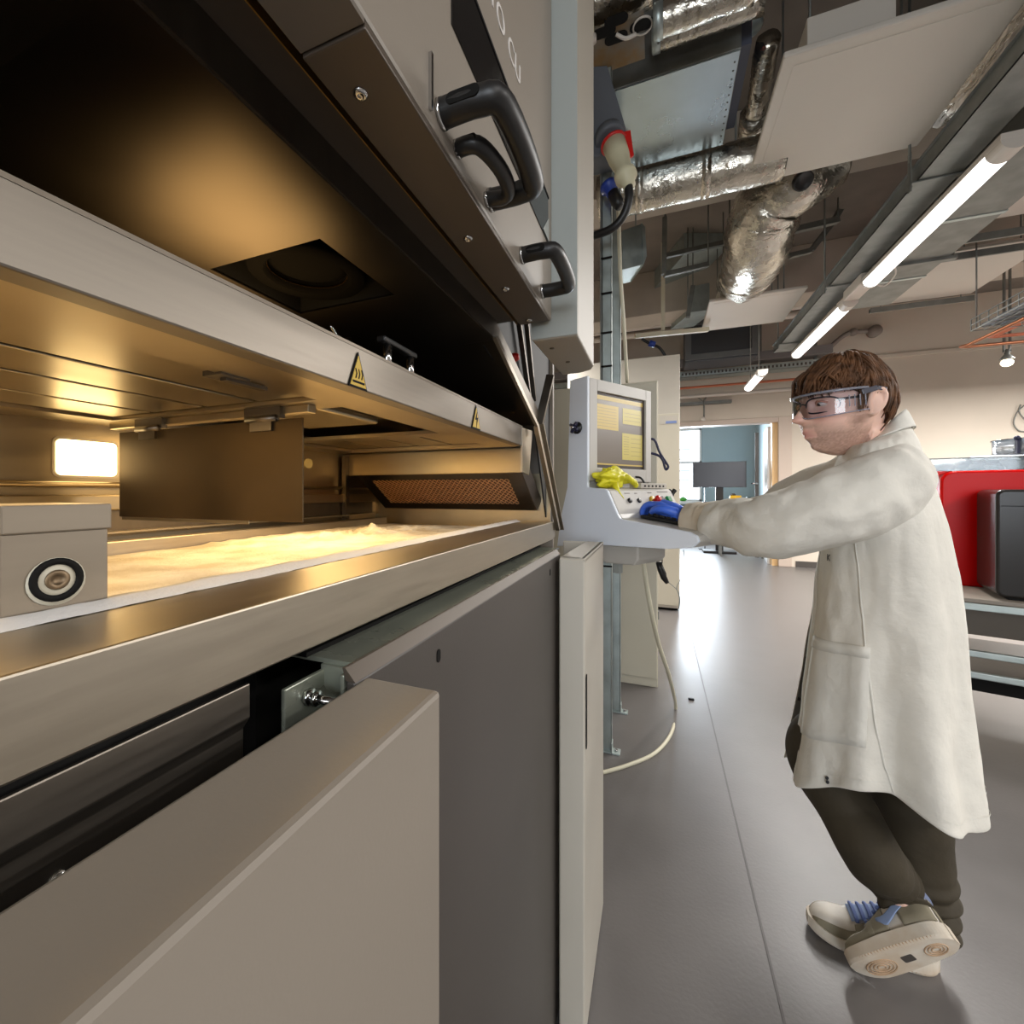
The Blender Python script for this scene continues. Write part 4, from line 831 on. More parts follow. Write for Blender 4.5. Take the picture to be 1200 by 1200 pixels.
# wire basket tray with copper pipes at right
b0 = at(1138, 388, Y=5.2); bw = thing('wire_basket_tray', (b0.x + .4, 4.0, b0.z), 'wire basket cable tray hanging at the right edge', 'cable tray')
q = MB()
zb = b0.z
for k in range(22):
    y = 5.2 - .11 * k; q.bar((b0.x, y, zb), (b0.x + .32, y, zb), .006, .006).bar((b0.x, y, zb), (b0.x, y, zb + .10), .006, .006).bar((b0.x + .32, y, zb), (b0.x + .32, y, zb + .1), .006, .006)
for x, z in ((0, .1), (0, .05), (0, 0), (.08, 0), (.16, 0), (.24, 0), (.32, 0), (.32, .1)): q.bar((b0.x + x, 5.2, zb + z), (b0.x + x, 2.8, zb + z), .007, .007)
q.build('wire_mesh', M['galvdull'], bw)
q = MB()
for k in range(4): q.tube([(b0.x + .06 + .06 * k, 5.15, zb + .025), (b0.x + .06 + .06 * k, 2.8, zb + .025)], .022, 8)
q.build('laid_cable', M['greybox'], bw)
rods(bw, [(b0.x + .01, 5.15, zb), (b0.x + .31, 5.15, zb), (b0.x + .01, 3.6, zb), (b0.x + .31, 3.6, zb)])
e0 = at(1126, 404, Y=5.6); z = e0.z
for k, (dz, m, lb) in enumerate(((-.02, M['copper'], 'lower copper pipe bending back under the wire basket'), (.05, M['orange'], 'upper copper pipe running along the wire basket'))):
    o = MB().tube([(e0.x + 2.4, 5.62, z + dz), (e0.x + .04 + .2 * k, 5.62, z + dz), (e0.x + .2 * k, 5.6, z + dz), (e0.x + .03 + .2 * k, 5.55, z + dz), (e0.x + .03 + .2 * k, 2.5, z + dz)], .015, 10).build('copper_pipe', m); tag(o, lb, 'pipe')
lt = thing('round_pendant_lamp', at(1180, 425, Y=6.4), 'small round lit lamp on a short rod at the right edge', 'lamp')
p = at(1180, 425, Y=6.4); MB().ball(p, .048, 16, 10, (1, 1, .85)).build('bulb_globe', M['bulb'], lt)
MB().lathe(p + Vector((0, 0, .05)), (0, 0, 1), [(.05, -.02), (.055, -.01), (.035, .02), (.02, .04), (.02, .09)], 18).build('lamp_holder', M['galvdull'], lt)
MB().box(p.x - .03, p.x - .015, p.y - .01, p.y + .01, p.z + .12, 4.2).box(p.x + .015, p.x + .03, p.y - .01, p.y + .01, p.z + .12, 4.2).build('hanger_rod', M['galvdull'], lt)
MB().bar(p + Vector((-.03, 0, .12)), p + Vector((.03, 0, .12)), .02, .02).build('hanger_bar', M['galvdull'], lt)
# ================================================================== ROOM BEYOND THE DOOR, WALL SIGN
tv = thing('television_on_stand', (at(843, 600, Y=10.2).x, 10.2, 0), 'black flat screen on a single-pole stand in the room beyond the doorway', 'television')
a, c = at(812, 542, Y=10.2), at(874, 571, Y=10.2)
dy = Vector((c.x - a.x, -.08, 0)).normalized(); mid = Vector(((a.x + c.x) / 2, 10.2, (a.z + c.z) / 2))
MB().obox(mid, dy, (0, 0, 1), dy.cross(Vector((0, 0, 1))), (c.x - a.x) / 2, (a.z - c.z) / 2, .03).build('screen_panel', mat('dark_screen_glass', (52, 53, 60), .25), tv, bevel=.006)
for s in (-1, 1): MB().obox(mid + dy * s * ((c.x - a.x) / 2 - .008) - Vector((0, .032, 0)), dy, (0, 0, 1), dy.cross(Vector((0, 0, 1))), .008, (a.z - c.z) / 2, .004).build('screen_edge', M['black'], tv)
x = at(843, 600, Y=10.25).x
MB().box(x - .07, x + .07, 10.24, 10.28, .05, mid.z).build('stand_pole', M['black'], tv)
MB().box(x - .30, x + .30, 10.15, 10.5, 0, .05).build('stand_base', M['black'], tv, bevel=.01)
cb = thing('low_cupboard', (1.45, 12.2, 0), 'pale low cupboard against the far wall beyond the doorway', 'cupboard')
a, c = at(847, 577, Y=12.0), at(884, 600, Y=12.0)
MB().box(a.x, min(c.x + .15, 2.2), 12.0, 12.5, .0, 1.02).build('cupboard_body', mat('pale_beech', (205, 196, 172), .5), cb, bevel=.005)
MB().box(a.x + .02, min(c.x + .13, 2.18), 11.985, 12.0, .06, .98).build('cupboard_door', MATS['pale_beech'], cb)
MB().box((a.x + c.x) / 2 - .04, (a.x + c.x) / 2 - .02, 11.96, 11.985, .6, .8).build('door_handle', M['chrome'], cb)
p = at(862, 586, Y=9.9)
bn = thing('yellow_tub', (p.x, p.y, p.z - .12), 'orange tub with bright yellow lid beyond the doorway', 'tub')
MB().lathe((p.x, p.y, p.z - .17), (0, 0, 1), [(0, 0), (.075, 0), (.095, .16), (0, .16)], 18).build('tub_body', mat('amber_tub', (205, 150, 70), .45), bn)
MB().lathe((p.x, p.y, p.z - .01), (0, 0, 1), [(0, 0), (.105, 0), (.105, .09), (.09, .10), (0, .10)], 18).build('tub_lid', mat('yellow_lid', (246, 190, 26), .4), bn)
MB().lathe((p.x - .04, p.y, p.z + .09), (0, 0, 1), [(.04, 0), (.05, .02), (.02, .04), (0, .04)], 12).build('lid_knob', M['darkpanel'], bn)
wb = thing('work_bench', (p.x, 9.95, 0), 'narrow dark trolley under the yellow tub beyond the doorway', 'trolley')
MB().box(p.x - .30, p.x + .45, 9.72, 10.02, p.z - .21, p.z - .172).build('trolley_top', M['darkpanel'], wb)
for x in (p.x - .27, p.x + .42):
    for y in (9.75, 9.99): MB().box(x - .015, x + .015, y - .015, y + .015, 0, p.z - .21).build('leg', M['galvdull'], wb)
p2 = at(872, 590, Y=9.9); o = MB().prism([(p2.x - .0, 9.92, p.z - .172), (p2.x + .09, 9.92, p.z - .172), (p2.x + .12, 9.92, p.z + .06), (p2.x + .05, 9.92, p.z + .06)], (0, .06, 0)).build('dark_folder', mat('dark_teal', (50, 82, 86), .5), bevel=.004); tag(o, 'dark teal folder leaning beside the yellow tub', 'folder')
p3 = at(800.5, 572, Y=12.4); o = MB().ball((p3.x, 12.4, 1.07), .075, 12, 8, (1.2, 1, .65)).tube([(p3.x - .05, 12.4, 1.10), (p3.x, 12.4, 1.13), (p3.x + .05, 12.4, 1.10)], .014, 8).build('green_pouch', M['brightgreen'], bevel=0); tag(o, 'bright green pouch on the window sill beyond the doorway', 'pouch')
t = thing('lab_stand', (at(826, 600, Y=10.8).x, 10.8, 0), 'chrome clamp stand beside the television pole', 'stand')
p4 = at(826, 600, Y=10.8)
MB().cyl((p4.x, 10.8, 0.02), (p4.x, 10.8, 1.35), .012, 8).build('stand_rod', M['chrome'], t)
MB().box(p4.x - .12, p4.x + .12, 10.7, 10.9, 0, .02).build('stand_foot', M['black'], t)
MB().tube(smooth_path([(p4.x - .1, 10.8, .85), (p4.x - .05, 10.78, 1.0), (p4.x + .03, 10.78, 1.02), (p4.x + .12, 10.8, .97)]), .03, 10).build('clamp', M['darkblue'], t)
sg = thing('wall_notice', at(948, 562, Y=YW - .01), 'white wall notice with dark bands, right of the doorway', 'notice')
a, c = at(936, 552, Y=YW - .012), at(962, 573, Y=YW - .012)
MB().box(a.x, c.x, YW - .012, YW - .001, c.z, a.z).build('notice_sheet', mat('cream_paper', (206, 196, 184), .7), sg)
for z0, z1 in ((a.z - .045, a.z), (c.z, c.z + .03)): MB().box(a.x, c.x, YW - .016, YW - .012, z0, z1).build('dark_band', mat('dark_print', (76, 70, 66), .6), sg)
q = MB()
for k in range(3): q.box(a.x + .25, c.x - .05, YW - .015, YW - .012, c.z + .07 + .05 * k, c.z + .09 + .05 * k)
q.build('print_lines', MATS['dark_print'], sg)
# ================================================================== RIGHT HAND TABLE WITH RED MACHINE
te = Vector((.966, -.259, 0)).normalized(); tn = Vector((-te.y, te.x, 0))          # along the table, and away from the camera
ZT = .75; T0 = at(1130, 700, Z=ZT)
def tp(a, d, z): return T0 + te * a + tn * d + Vector((0, 0, z - ZT))
tb = thing('metal_bench', tp(.5, .4, 0), 'grey metal bench with lower shelf under the red machine', 'bench')
def tbox(q, a0, a1, d0, d1, z0, z1): return q.obox(tp((a0 + a1) / 2, (d0 + d1) / 2, (z0 + z1) / 2), te, tn, ZV, (a1 - a0) / 2, (d1 - d0) / 2, (z1 - z0) / 2)
tbox(MB(), -.35, 1.6, -.01, .95, ZT - .02, ZT).build('bench_top', M['lightgrey'], tb, bevel=.003)
tbox(MB(), -.35, 1.6, -.012, -.002, ZT - .055, ZT - .022).build('front_rail', M['galv'], tb, bevel=.003)
tbox(MB(), -.35, 1.6, .45, .465, .48, ZT - .03).build('back_panel', mat('warm_grey_panel', (120, 110, 98), .5), tb)
for z in (.475, .375):
    tbox(MB(), -.35, 1.6, -.012, .012, z, z + .030).build('shelf_rail', M['galv'], tb, bevel=.004)
tbox(MB(), -.35, 1.6, .0, .78, .372, .385).build('lower_shelf', M['darkpanel'], tb)
tbox(MB(), -.35, 1.6, .05, .75, .30, .37).build('shelf_tray', M['softblack'], tb)
for a in (-.34, 1.56):
    for d in (.0, .76): tbox(MB(), a, a + .04, d, d + .04, 0, ZT - .02).build('leg', M['galv'], tb)
rm_ = thing('red_machine', tp(.3, .45, ZT), 'glossy bright red boxy machine on the bench behind the person', 'machine')
q = MB().rrect(tp(.58, .37, 1.058), te, ZV, tn * .5, .60, .308, .06, 6)
q.build('red_shell', M['red'], rm_, bevel=.012, seg=3)
tbox(MB(), .05, 1.1, .40, .84, ZT, ZT + .02).build('machine_foot', M['softblack'], rm_)
bb = thing('black_unit', tp(.5, .0, ZT), 'dark glossy box with rounded edges and a small slot, before the red machine', 'device')
MB().rrect(tp(.509, .04, 1.012), te, ZV, tn * .31, .40, .252, .03, 6).build('unit_shell', mat('black_glossy_shell', (38, 35, 33), .25, spec=.3), bb, bevel=.012, seg=3)
tbox(MB(), .125, .89, .037, .044, 1.185, 1.188).build('lid_seam', M['softblack'], bb)
MB().rrect(tp(.225, .037, 1.03), te, ZV, tn * .003, .022, .045, .004).build('slot', M['softblack'], bb)
q = MB().rrect(tp(.225, .0375, 1.03), te, ZV, tn * .004, .026, .050, .006).build('slot_rim', M['greybox'], bb)
tbox(MB(), .15, .87, .05, .34, ZT, ZT + .012).build('foot_rail', M['softblack'], bb)
# clear tray with white crumpled tissue on the red machine
ct = thing('clear_tray', tp(.4, .45, 1.382), 'clear plastic tray with dark rim on top of the red machine', 'tray')
q = MB(); zt0, zt1 = 1.367, 1.432
tbox(q, -.20, 1.0, .40, .406, zt0, zt1); tbox(q, -.20, 1.0, .84, .846, zt0, zt1); tbox(q, -.20, -.194, .40, .846, zt0, zt1); tbox(q, .994, 1.0, .40, .846, zt0, zt1)
q.build('tray_wall', M['glass'], ct)
tbox(MB(), -.20, 1.0, .40, .846, 1.3665, 1.370).build('tray_base', M['glass'], ct)
q = MB(); tbox(q, -.205, 1.005, .395, .41, zt1, zt1 + .006); tbox(q, -.205, 1.005, .835, .85, zt1, zt1 + .006); tbox(q, -.205, -.19, .395, .85, zt1, zt1 + .006); tbox(q, .99, 1.005, .395, .85, zt1, zt1 + .006)
q.build('tray_rim', mat('smoky_rim', (120, 122, 116), .3), ct)
rnd = random.Random(5); q = MB()
for k in range(46):
    c = tp(rnd.uniform(-.16, .95), rnd.uniform(.44, .78), 1.386 + rnd.uniform(0, .022)); s = rnd.uniform(.022, .045); n0 = len(q.v)
    q.ball(c, s, 9, 6, (1.2, 1, .7))
    for i in range(n0, len(q.v)):
        v = q.v[i]; d = (v - c); q.v[i] = c + d * (1 + .9 * noise.noise(v * 30)); q.v[i].z = max(1.3705, q.v[i].z)
o = q.build('white_tissue', mat('white_fluff', (238, 232, 218), .9)); tag(o, 'white crumpled packing filling the clear tray', 'packing', kind='stuff')
cl = thing('clear_canister', tp(.42, .62, 1.456), 'shallow clear canister with metal clips on the tray', 'container')
cc = tp(.42, .60, 1.4425)
tbox(MB(), .1, .95, .405, .84, 1.438, 1.4425).build('canister_base', M['chrome'], cl)
MB().lathe(cc + Vector((0, 0, .003)), (0, 0, 1), [(.20, 0), (.20, .085), (.197, .085), (.197, 0)], 40).build('canister_wall', mat('milky_plastic', (196, 204, 214), .15, .6), cl)
MB().lathe(cc + Vector((0, 0, .088)), (0, 0, 1), [(0, 0.004), (.205, 0.004), (.205, 0), (.0, 0)], 40).build('canister_lid', M['glass'], cl)
for ang in (-150, -95, -40, 30):
    a = math.radians(ang); d = Vector((math.cos(a), math.sin(a), 0)); MB().bar(cc + d * .205 + Vector((0, 0, .01)), cc + d * .205 + Vector((0, 0, .09)), .018, .010).ball(cc + d * .207 + Vector((0, 0, .09)), .014).build('clip', M['darkblue'], cl)
wl = thing('wire_loop', at(1192, 495, Y=YW - .02), 'thin grey wire loop hanging on the back wall at the right edge', 'wire')
MB().tube(smooth_path([at(1202, 474, Y=YW - .02), at(1193, 482, Y=YW - .02), at(1188, 495, Y=YW - .02), at(1193, 504, Y=YW - .02), at(1203, 506, Y=YW - .02)], 5), .008, 8).tube(smooth_path([at(1196, 474, Y=YW - .03), at(1195, 484, Y=YW - .03), at(1206, 496, Y=YW - .03)], 5), .007, 8).build('wire', M['galvdull'], wl)
o = MB().box(*[v for v in (at(810, 820, Z=0).x - .016, at(810, 820, Z=0).x + .016, at(810, 820, Z=0).y - .008, at(810, 820, Z=0).y + .008, 0, .008)]).build('floor_scrap', M['softblack'], bevel=.002); tag(o, 'small dark scrap lying on the grey floor', 'scrap')
# ================================================================== PERSON
pr_ = thing('person', (.56, 1.48, 0), 'person in off-white lab coat and clear goggles leaning over to the console keyboard', 'person')
def pol(x, y, d):
    """point at horizontal distance d on the sight line of a pixel"""
    r = at(x, y, D=1.0) - C_; return C_ + r * (d / math.hypot(r.x, r.y))
hB, tB = at(1120, 1105, D=1.03), at(1004, 1143, D=1.115); xB = (tB - hB).normalized(); uB = Vector((-.074, .909, .417)); uB = (uB - xB * uB.dot(xB)).normalized()
def ank(x, z): return hB + (xB * x + uB * z) * .84          # foot of the raised shoe
# ---- head frame
hyaw = math.radians(203); f0 = Vector((math.cos(hyaw), math.sin(hyaw), 0)); hl = Vector((-f0.y, f0.x, 0)); pit = math.radians(3)
hf = f0 * math.cos(pit) - ZV * math.sin(pit); hu = f0 * math.sin(pit) + ZV * math.cos(pit)
Hc = at(1021, 471, D=1.10) - hl * .074 + hf * .008
HS = 1.04
def hw(x, y, z): return Hc + (hf * x + hl * y + hu * z) * HS
def G(v, c, s): return math.exp(-((v - c) / s) ** 2)
def head_pt(cx, sy, sz):
    """sculpted head surface for a unit direction"""
    x, y, z = cx * .097, sy * .077, sz * .122
    fr = max(0, cx)
    if z < -.01: k = min(1, (-.01 - z) / .11); y *= 1 - .30 * k; x = x * (1 - .04 * k) + .016 * k * (1 if cx > -.2 else .2); 
    if cx < 0 and z < -.03: x *= 1 - .35 * min(1, (-.03 - z) / .09)
    if z > .02: y *= 1 + .06 * G(z, .06, .04)
    if cx > .35 and z < 0: x += .006 * min(1, -z / .05)
    x += fr * .014 * G(z, -.108, .020) * G(y, 0, .028)                                   # chin
    x += .006 * fr * G(z, .030, .012) * (G(abs(y), .028, .022))                          # brow
    x -= .013 * fr * G(abs(y), .032, .015) * G(z, .008, .013)                            # eye socket
    x += .006 * fr * G(abs(y), .045, .018) * G(z, -.030, .020)                           # cheek
    if fr > .5:
        pz = max(0, min(1, (.022 - z) / .050)) * (1 if z > -.030 else math.exp(-((z + .030) / .007) ** 2))
        x += (.006 + .031 * pz ** 1.2) * math.exp(-(y / (.0085 + .006 * pz)) ** 2) * (1 if z < .026 else math.exp(-((z - .026) / .01) ** 2))
        x += .006 * G(abs(y), .014, .006) * G(z, -.030, .008)
        x += .0065 * G(y, 0, .022) * (G(z, -.060, .0055) + 1.05 * G(z, -.0725, .006)) - .004 * G(y, 0, .024) * G(z, -.0662, .0028) - .004 * G(y, 0, .02) * G(z, -.086, .007)
    return x, y, z
hb_ = MB(); R_h = []; NH, NV = 90, 90
for i in range(NV + 1):
    a = math.pi * (i + .05) / (NV + .1); ring = []
    for j in range(NH):
        t = 2 * math.pi * j / NH; ring.append(hw(*head_pt(math.sin(a) * math.cos(t), math.sin(a) * math.sin(t), -math.cos(a))))
    R_h.append(ring)
hb_.rings(R_h)
for s in (-1, 1):                                                                        # ears
    P = [(-.004, .070, -.030), (.004, .077, -.014), (.006, .081, .006), (-.002, .086, .024), (-.018, .089, .028), (-.027, .089, .014), (-.024, .086, -.008), (-.012, .080, -.026), (-.004, .073, -.032)]
    hb_.tube(smooth_path([hw(x, s * y, z) for x, y, z in P], 4), .0058, 8)
    hb_.ball(hw(-.011, s * .0725, 0), .024, 12, 8, (1, .62, 1.3))
neck0, neck1 = hw(-.020, 0, -.07), pol(1040, 524, 1.62)
hb_.tube([neck0, neck0.lerp(neck1, .5), neck1], [.058, .055, .058], 20)
# ---- trunk, arms and legs in one piece with the head
SHL, ELL, WRL = at(1040, 566, D=1.08), at(897, 617, D=1.15), at(812, 608, D=1.37)
SHR = pol(1010, 560, 1.76); ELR = SHR + Vector((-.24, .14, -.14)); WRR = ELR + Vector((-.20, .10, .0))
PEL, CHE = pol(1052, 780, 1.62), pol(1045, 610, 1.62)
HLn, KNl, ANl = pol(1035, 800, 1.56), pol(958, 886, 1.60), ank(.06, .105)
HRn, KNr, ANr = pol(1052, 800, 1.68), pol(1066, 930, 1.68), pol(1088, 1076, 1.675)
hb_.tube(smooth_path([neck1, CHE.lerp(neck1, .7), CHE, CHE.lerp(PEL, .6), PEL]), lerp_list([.056, .078, .085, .09, .11], 4), 20)
hb_.tube(smooth_path([CHE.lerp(neck1, .75), SHL, SHL.lerp(ELL, .5), ELL, ELL.lerp(WRL, .5), WRL]), lerp_list([.06, .055, .048, .042, .036, .028], 4), 14)
hb_.tube(smooth_path([CHE.lerp(neck1, .75), SHR, SHR.lerp(ELR, .5), ELR, WRR]), lerp_list([.06, .055, .048, .042, .030], 4), 14)
for h_, k_, a_ in ((HLn, KNl, ANl), (HRn, KNr, ANr)): hb_.tube(smooth_path([h_, h_.lerp(k_, .5), k_, k_.lerp(a_, .4), a_]), lerp_list([.075, .068, .055, .045, .034], 4), 14)
tmp = hb_.build('body_draft', None)
k = tmp.modifiers.new('r', 'REMESH'); k.mode = 'VOXEL'; k.voxel_size = .0036; k.use_smooth_shade = True
k = tmp.modifiers.new('s', 'SMOOTH'); k.factor = .5; k.iterations = 2
me = bpy.data.meshes.new_from_object(tmp.evaluated_get(bpy.context.evaluated_depsgraph_get())); bpy.data.objects.remove(tmp)
me.name = 'body'; me.materials.clear()
ca = me.color_attributes.new('complexion', 'FLOAT_COLOR', 'POINT')
SK, LIP, STB, BLU = Vector(lin((240, 200, 182))[:3]), Vector(lin((206, 134, 126))[:3]), Vector(lin((142, 108, 92))[:3]), Vector(lin((224, 150, 134))[:3])
BRW = Vector(lin((86, 62, 48))[:3])
for i, v in enumerate(me.vertices):
    d = v.co - Hc; x, y, z = d.dot(hf), d.dot(hl), d.dot(hu); c = SK.copy()
    c = c.lerp(BLU, .55 * G(z, -.028, .018) * (G(abs(y), .04, .02) if x > .03 else 0) + (.5 * G(y, 0, .014) * G(z, -.028, .012) if x > .09 else 0))
    if x > -.02 and z < -.03:
        jaw = max(0, min(1, (-.040 - z) / .03)) * (1 if abs(y) > .022 or z < -.078 else .25) + .8 * G(z, -.047, .006) * G(y, 0, .028) * (x > .05)
        if abs(y) > .045 and x < .05: jaw = max(jaw, max(0, min(1, (.02 - z) / .03)) * G(x, .02, .025))
        n_ = .5 + .5 * noise.noise(v.co * 260); c = c.lerp(STB, max(0, min(1, jaw * (.30 + .55 * n_))) * (1 if z > -.135 else 0))
    if -.02 < x < .05 and abs(y) > .055 and -.05 < z < .03: c = c.lerp(STB, .5 * G(x, .018, .016))
    if x > .075 and -.082 < z < -.052: c = c.lerp(LIP, max(0, min(1, (x - .078) / .014)) * min(1, .8 * G(y, 0, .019) * (G(z, -.061, .006) + G(z, -.072, .006))))
    if x > .07: c = c.lerp(BRW, .9 * G(z, .031 + .004 * G(abs(y), .03, .02), .0045) * (1 if .012 < abs(y) < .054 else 0))
    ca.data[i].color = (c.x, c.y, c.z, 1)
skin = mat('skin', (226, 178, 156), .5, bump=.06, bscale=400)
nt = skin.node_tree; vc_ = nt.nodes.new('ShaderNodeVertexColor'); vc_.layer_name = 'complexion'; nt.links.new(vc_.outputs[0], nt.nodes['Principled BSDF'].inputs[0])
nt.nodes['Principled BSDF'].inputs['Subsurface Weight'].default_value = .12; nt.nodes['Principled BSDF'].inputs['Subsurface Radius'].default_value = (.01, .004, .002)
link('body', me, skin, pr_)
for s in (-1, 1):
    e = MB().ball(hw(.079, s * .032, .007), .0118, 16, 12, (1, 1, .5)).build('eye', mat('eye_white', (225, 220, 215), .25), pr_)
    MB().ball(hw(.0868, s * .0315, .006), .0052, 12, 8, (1, 1, .8)).build('iris', mat('dark_iris', (52, 42, 36), .2), e)
    MB().tube(smooth_path([hw(.083, s * .016, .007), hw(.0905, s * .032, .0155), hw(.080, s * .049, .008)], 4), .0028, 8).build('upper_lid', mat('lid_skin', (206, 152, 132), .5), e)
# ---- hair: a close cap and overlapping tapered locks
hm_ = mat('brown_hair', (92, 62, 40), .62, spec=.25, var=.5, vscale=40, bump=.3, bscale=300)
hr = MB(); Rr = []
for i in range(26):
    a = math.pi * .68 * i / 25 + .01; ring = []
    for j in range(48):
        t = 2 * math.pi * j / 48; d = Vector((math.sin(a) * math.cos(t), math.sin(a) * math.sin(t), math.cos(a)))
        uu = (1 - math.cos(t)) / 2; lim = .33 + .24 * uu + .09 * uu * uu + (.02 if abs(math.sin(t)) > .7 else 0)                         # hairline lower at the nape
        a2 = min(a, math.pi * lim); d = Vector((math.sin(a2) * math.cos(t), math.sin(a2) * math.sin(t), math.cos(a2)))
        x, y, z = head_pt(d.x, d.y, d.z); k = 1.075 + .03 * noise.noise(d * 5); ring.append(hw(x * k - .004, y * k, z * k + .003))
    Rr.append(ring)
hr.rings(Rr, cap=True)
rnd = random.Random(11)
def lock(r0, path, r):
    hr.tube(smooth_path(path, 3), [r * (1 - .85 * (i / (3 * (len(path) - 1))) ** 1.6) for i in range(3 * (len(path) - 1) + 1)], 6)
def sph(az, el, k=1.09):
    d = Vector((math.cos(el) * math.cos(az), math.cos(el) * math.sin(az), math.sin(el))); x, y, z = head_pt(d.x, d.y, d.z); return (x * k - .004, y * k, z * k + .004)
for i in range(720):
    az = rnd.uniform(-math.pi, math.pi); el0 = rnd.uniform(.25, 1.45); L = rnd.uniform(.5, .95)
    sweep = rnd.uniform(-.55, .45); end_el = el0 - L
    front = math.cos(az)
    if front > .55: end_el = max(end_el, .13 + rnd.uniform(0, .36))                    # fringe
    elif front > -.1: end_el = max(end_el, (.20 if front > .12 else .08) + rnd.uniform(0, .12))                 # over the temple, above the ear
    else: end_el = max(end_el, -.72 + rnd.uniform(0, .16))
    if abs(math.sin(az)) > .8 and front <= .25 and front > -.35: end_el = max(end_el, .10)
    if el0 < end_el + .25: el0 = end_el + .25 + rnd.uniform(0, .3)
    P = []
    for s in (0, .33, .66, 1):
        el = el0 + (end_el - el0) * s; a = az + (sweep + .35 * math.sin(az)) * (-s if front > 0 else s) * .6
        x, y, z = sph(a, min(el, 1.5), 1.085 + .05 * math.sin(s * 2.6) + rnd.uniform(-.012, .028) + .03 * max(0, noise.noise(Vector((az * 2, el0 * 2, 0))))); P.append(hw(x, y, z))
    lock(0, P, rnd.uniform(.003, .0062))
for i in range(30):                                                                     # strands falling on the forehead
    y0 = rnd.uniform(-.06, .062); zt = rnd.uniform(.030, .058); yy = y0 + rnd.uniform(-.018, .012)
    def fx(y, z): return .106 * math.sqrt(max(.05, 1 - (y / .084) ** 2)) * math.sqrt(max(.05, 1 - (z / .15) ** 2)) + .004
    lock(0, [hw(fx(y0, .10) - .004, y0, .100), hw(fx(y0, .078) + .008, y0 - .004, .080), hw(fx(yy, zt + .012) + .008, yy, zt + .014), hw(fx(yy, zt) + .005, yy - .006, zt)], rnd.uniform(.003, .006))
for s in (-1, 1):                                                                       # sideburns
    for i in range(22): x = .014 + rnd.uniform(-.014, .014); lock(0, [hw(x - .006, s * .081, .05), hw(x, s * .083, .022), hw(x + .004, s * .0785, -.012 - rnd.uniform(0, .012))], .0042)
hr.build('hair', hm_, pr_, smooth=True)
# ---- clear over-goggles with dark spectacles inside
gg = MB(); rows = []
def gpt(t, z, r=1.0): return hw(-.012 + .128 * math.cos(t) * r, .091 * math.sin(t) * r, z)
TT = [math.radians(-78 + 156 * k / 30) for k in range(31)]
for zi in range(7):
    z = -.028 + .060 * zi / 6; rows.append([gpt(t, z + (.010 * (abs(math.sin(t)) ** 4) * (1 - zi / 6)) + (.010 * math.exp(-(t / .16) ** 2) * (1 - zi / 6)), 1 - .02 * abs(zi / 6 - .5)) for t in TT])
gg.rings(rows, cap=False, closed=False)
gl_o = gg.build('goggles', M['goggle'], pr_); gl_o['label'] = 'clear wrap-around over-goggles'
MB().tube([gpt(t, .033) for t in TT], .0034, 8).build('top_rim', mat('clear_rim', (190, 192, 206), .15, trans=.6), gl_o)
MB().tube([gpt(t, -.028 + .010 * abs(math.sin(t)) ** 4 + .010 * math.exp(-(t / .16) ** 2)) for t in TT], .0018, 6).build('lower_rim', MATS['clear_rim'], gl_o)
for s in (-1, 1):
    P0, P1, P2 = gpt(s * math.radians(72), .022), hw(-.004, s * .0925, .030), hw(-.030, s * .088, .026)
    MB().bar(P0, P1, .0045, .013, hu).bar(P1, P2, .0045, .010, hu).build('temple_arm', mat('smoke_grey_arm', (84, 84, 94), .25), gl_o, bevel=.0015)
    q = MB()
    for k in range(4): a = gpt(s * math.radians(60 + 5 * k), .018, 1.012); q.bar(a, a - hu * .028, .002, .002)
    q.build('vent_slot', MATS['clear_rim'], gl_o)
    P = []
    for k in range(24):
        a = 2 * math.pi * k / 24; ca_, sa_ = math.cos(a), math.sin(a); yy = s * (.034 + .026 * math.copysign(abs(ca_) ** .7, ca_)); P.append(hw(.106 - .9 * (abs(yy) - .006) ** 2 / .06 - .004, yy, .004 + .019 * math.copysign(abs(sa_) ** .7, sa_)))
    MB().tube(P + [P[0], P[1]], .0021, 8).build('spectacle_rim', mat('dark_spectacle_frame', (30, 32, 44), .3), gl_o)
    MB().bar(hw(.064, s * .062, .012), hw(-.006, s * .082, .016), .003, .006, hu).build('spectacle_arm', MATS['dark_spectacle_frame'], gl_o)
MB().tube(smooth_path([hw(.104, -.009, .010), hw(.107, 0, .013), hw(.104, .009, .010)]), .002, 8).build('spectacle_bridge', MATS['dark_spectacle_frame'], gl_o)

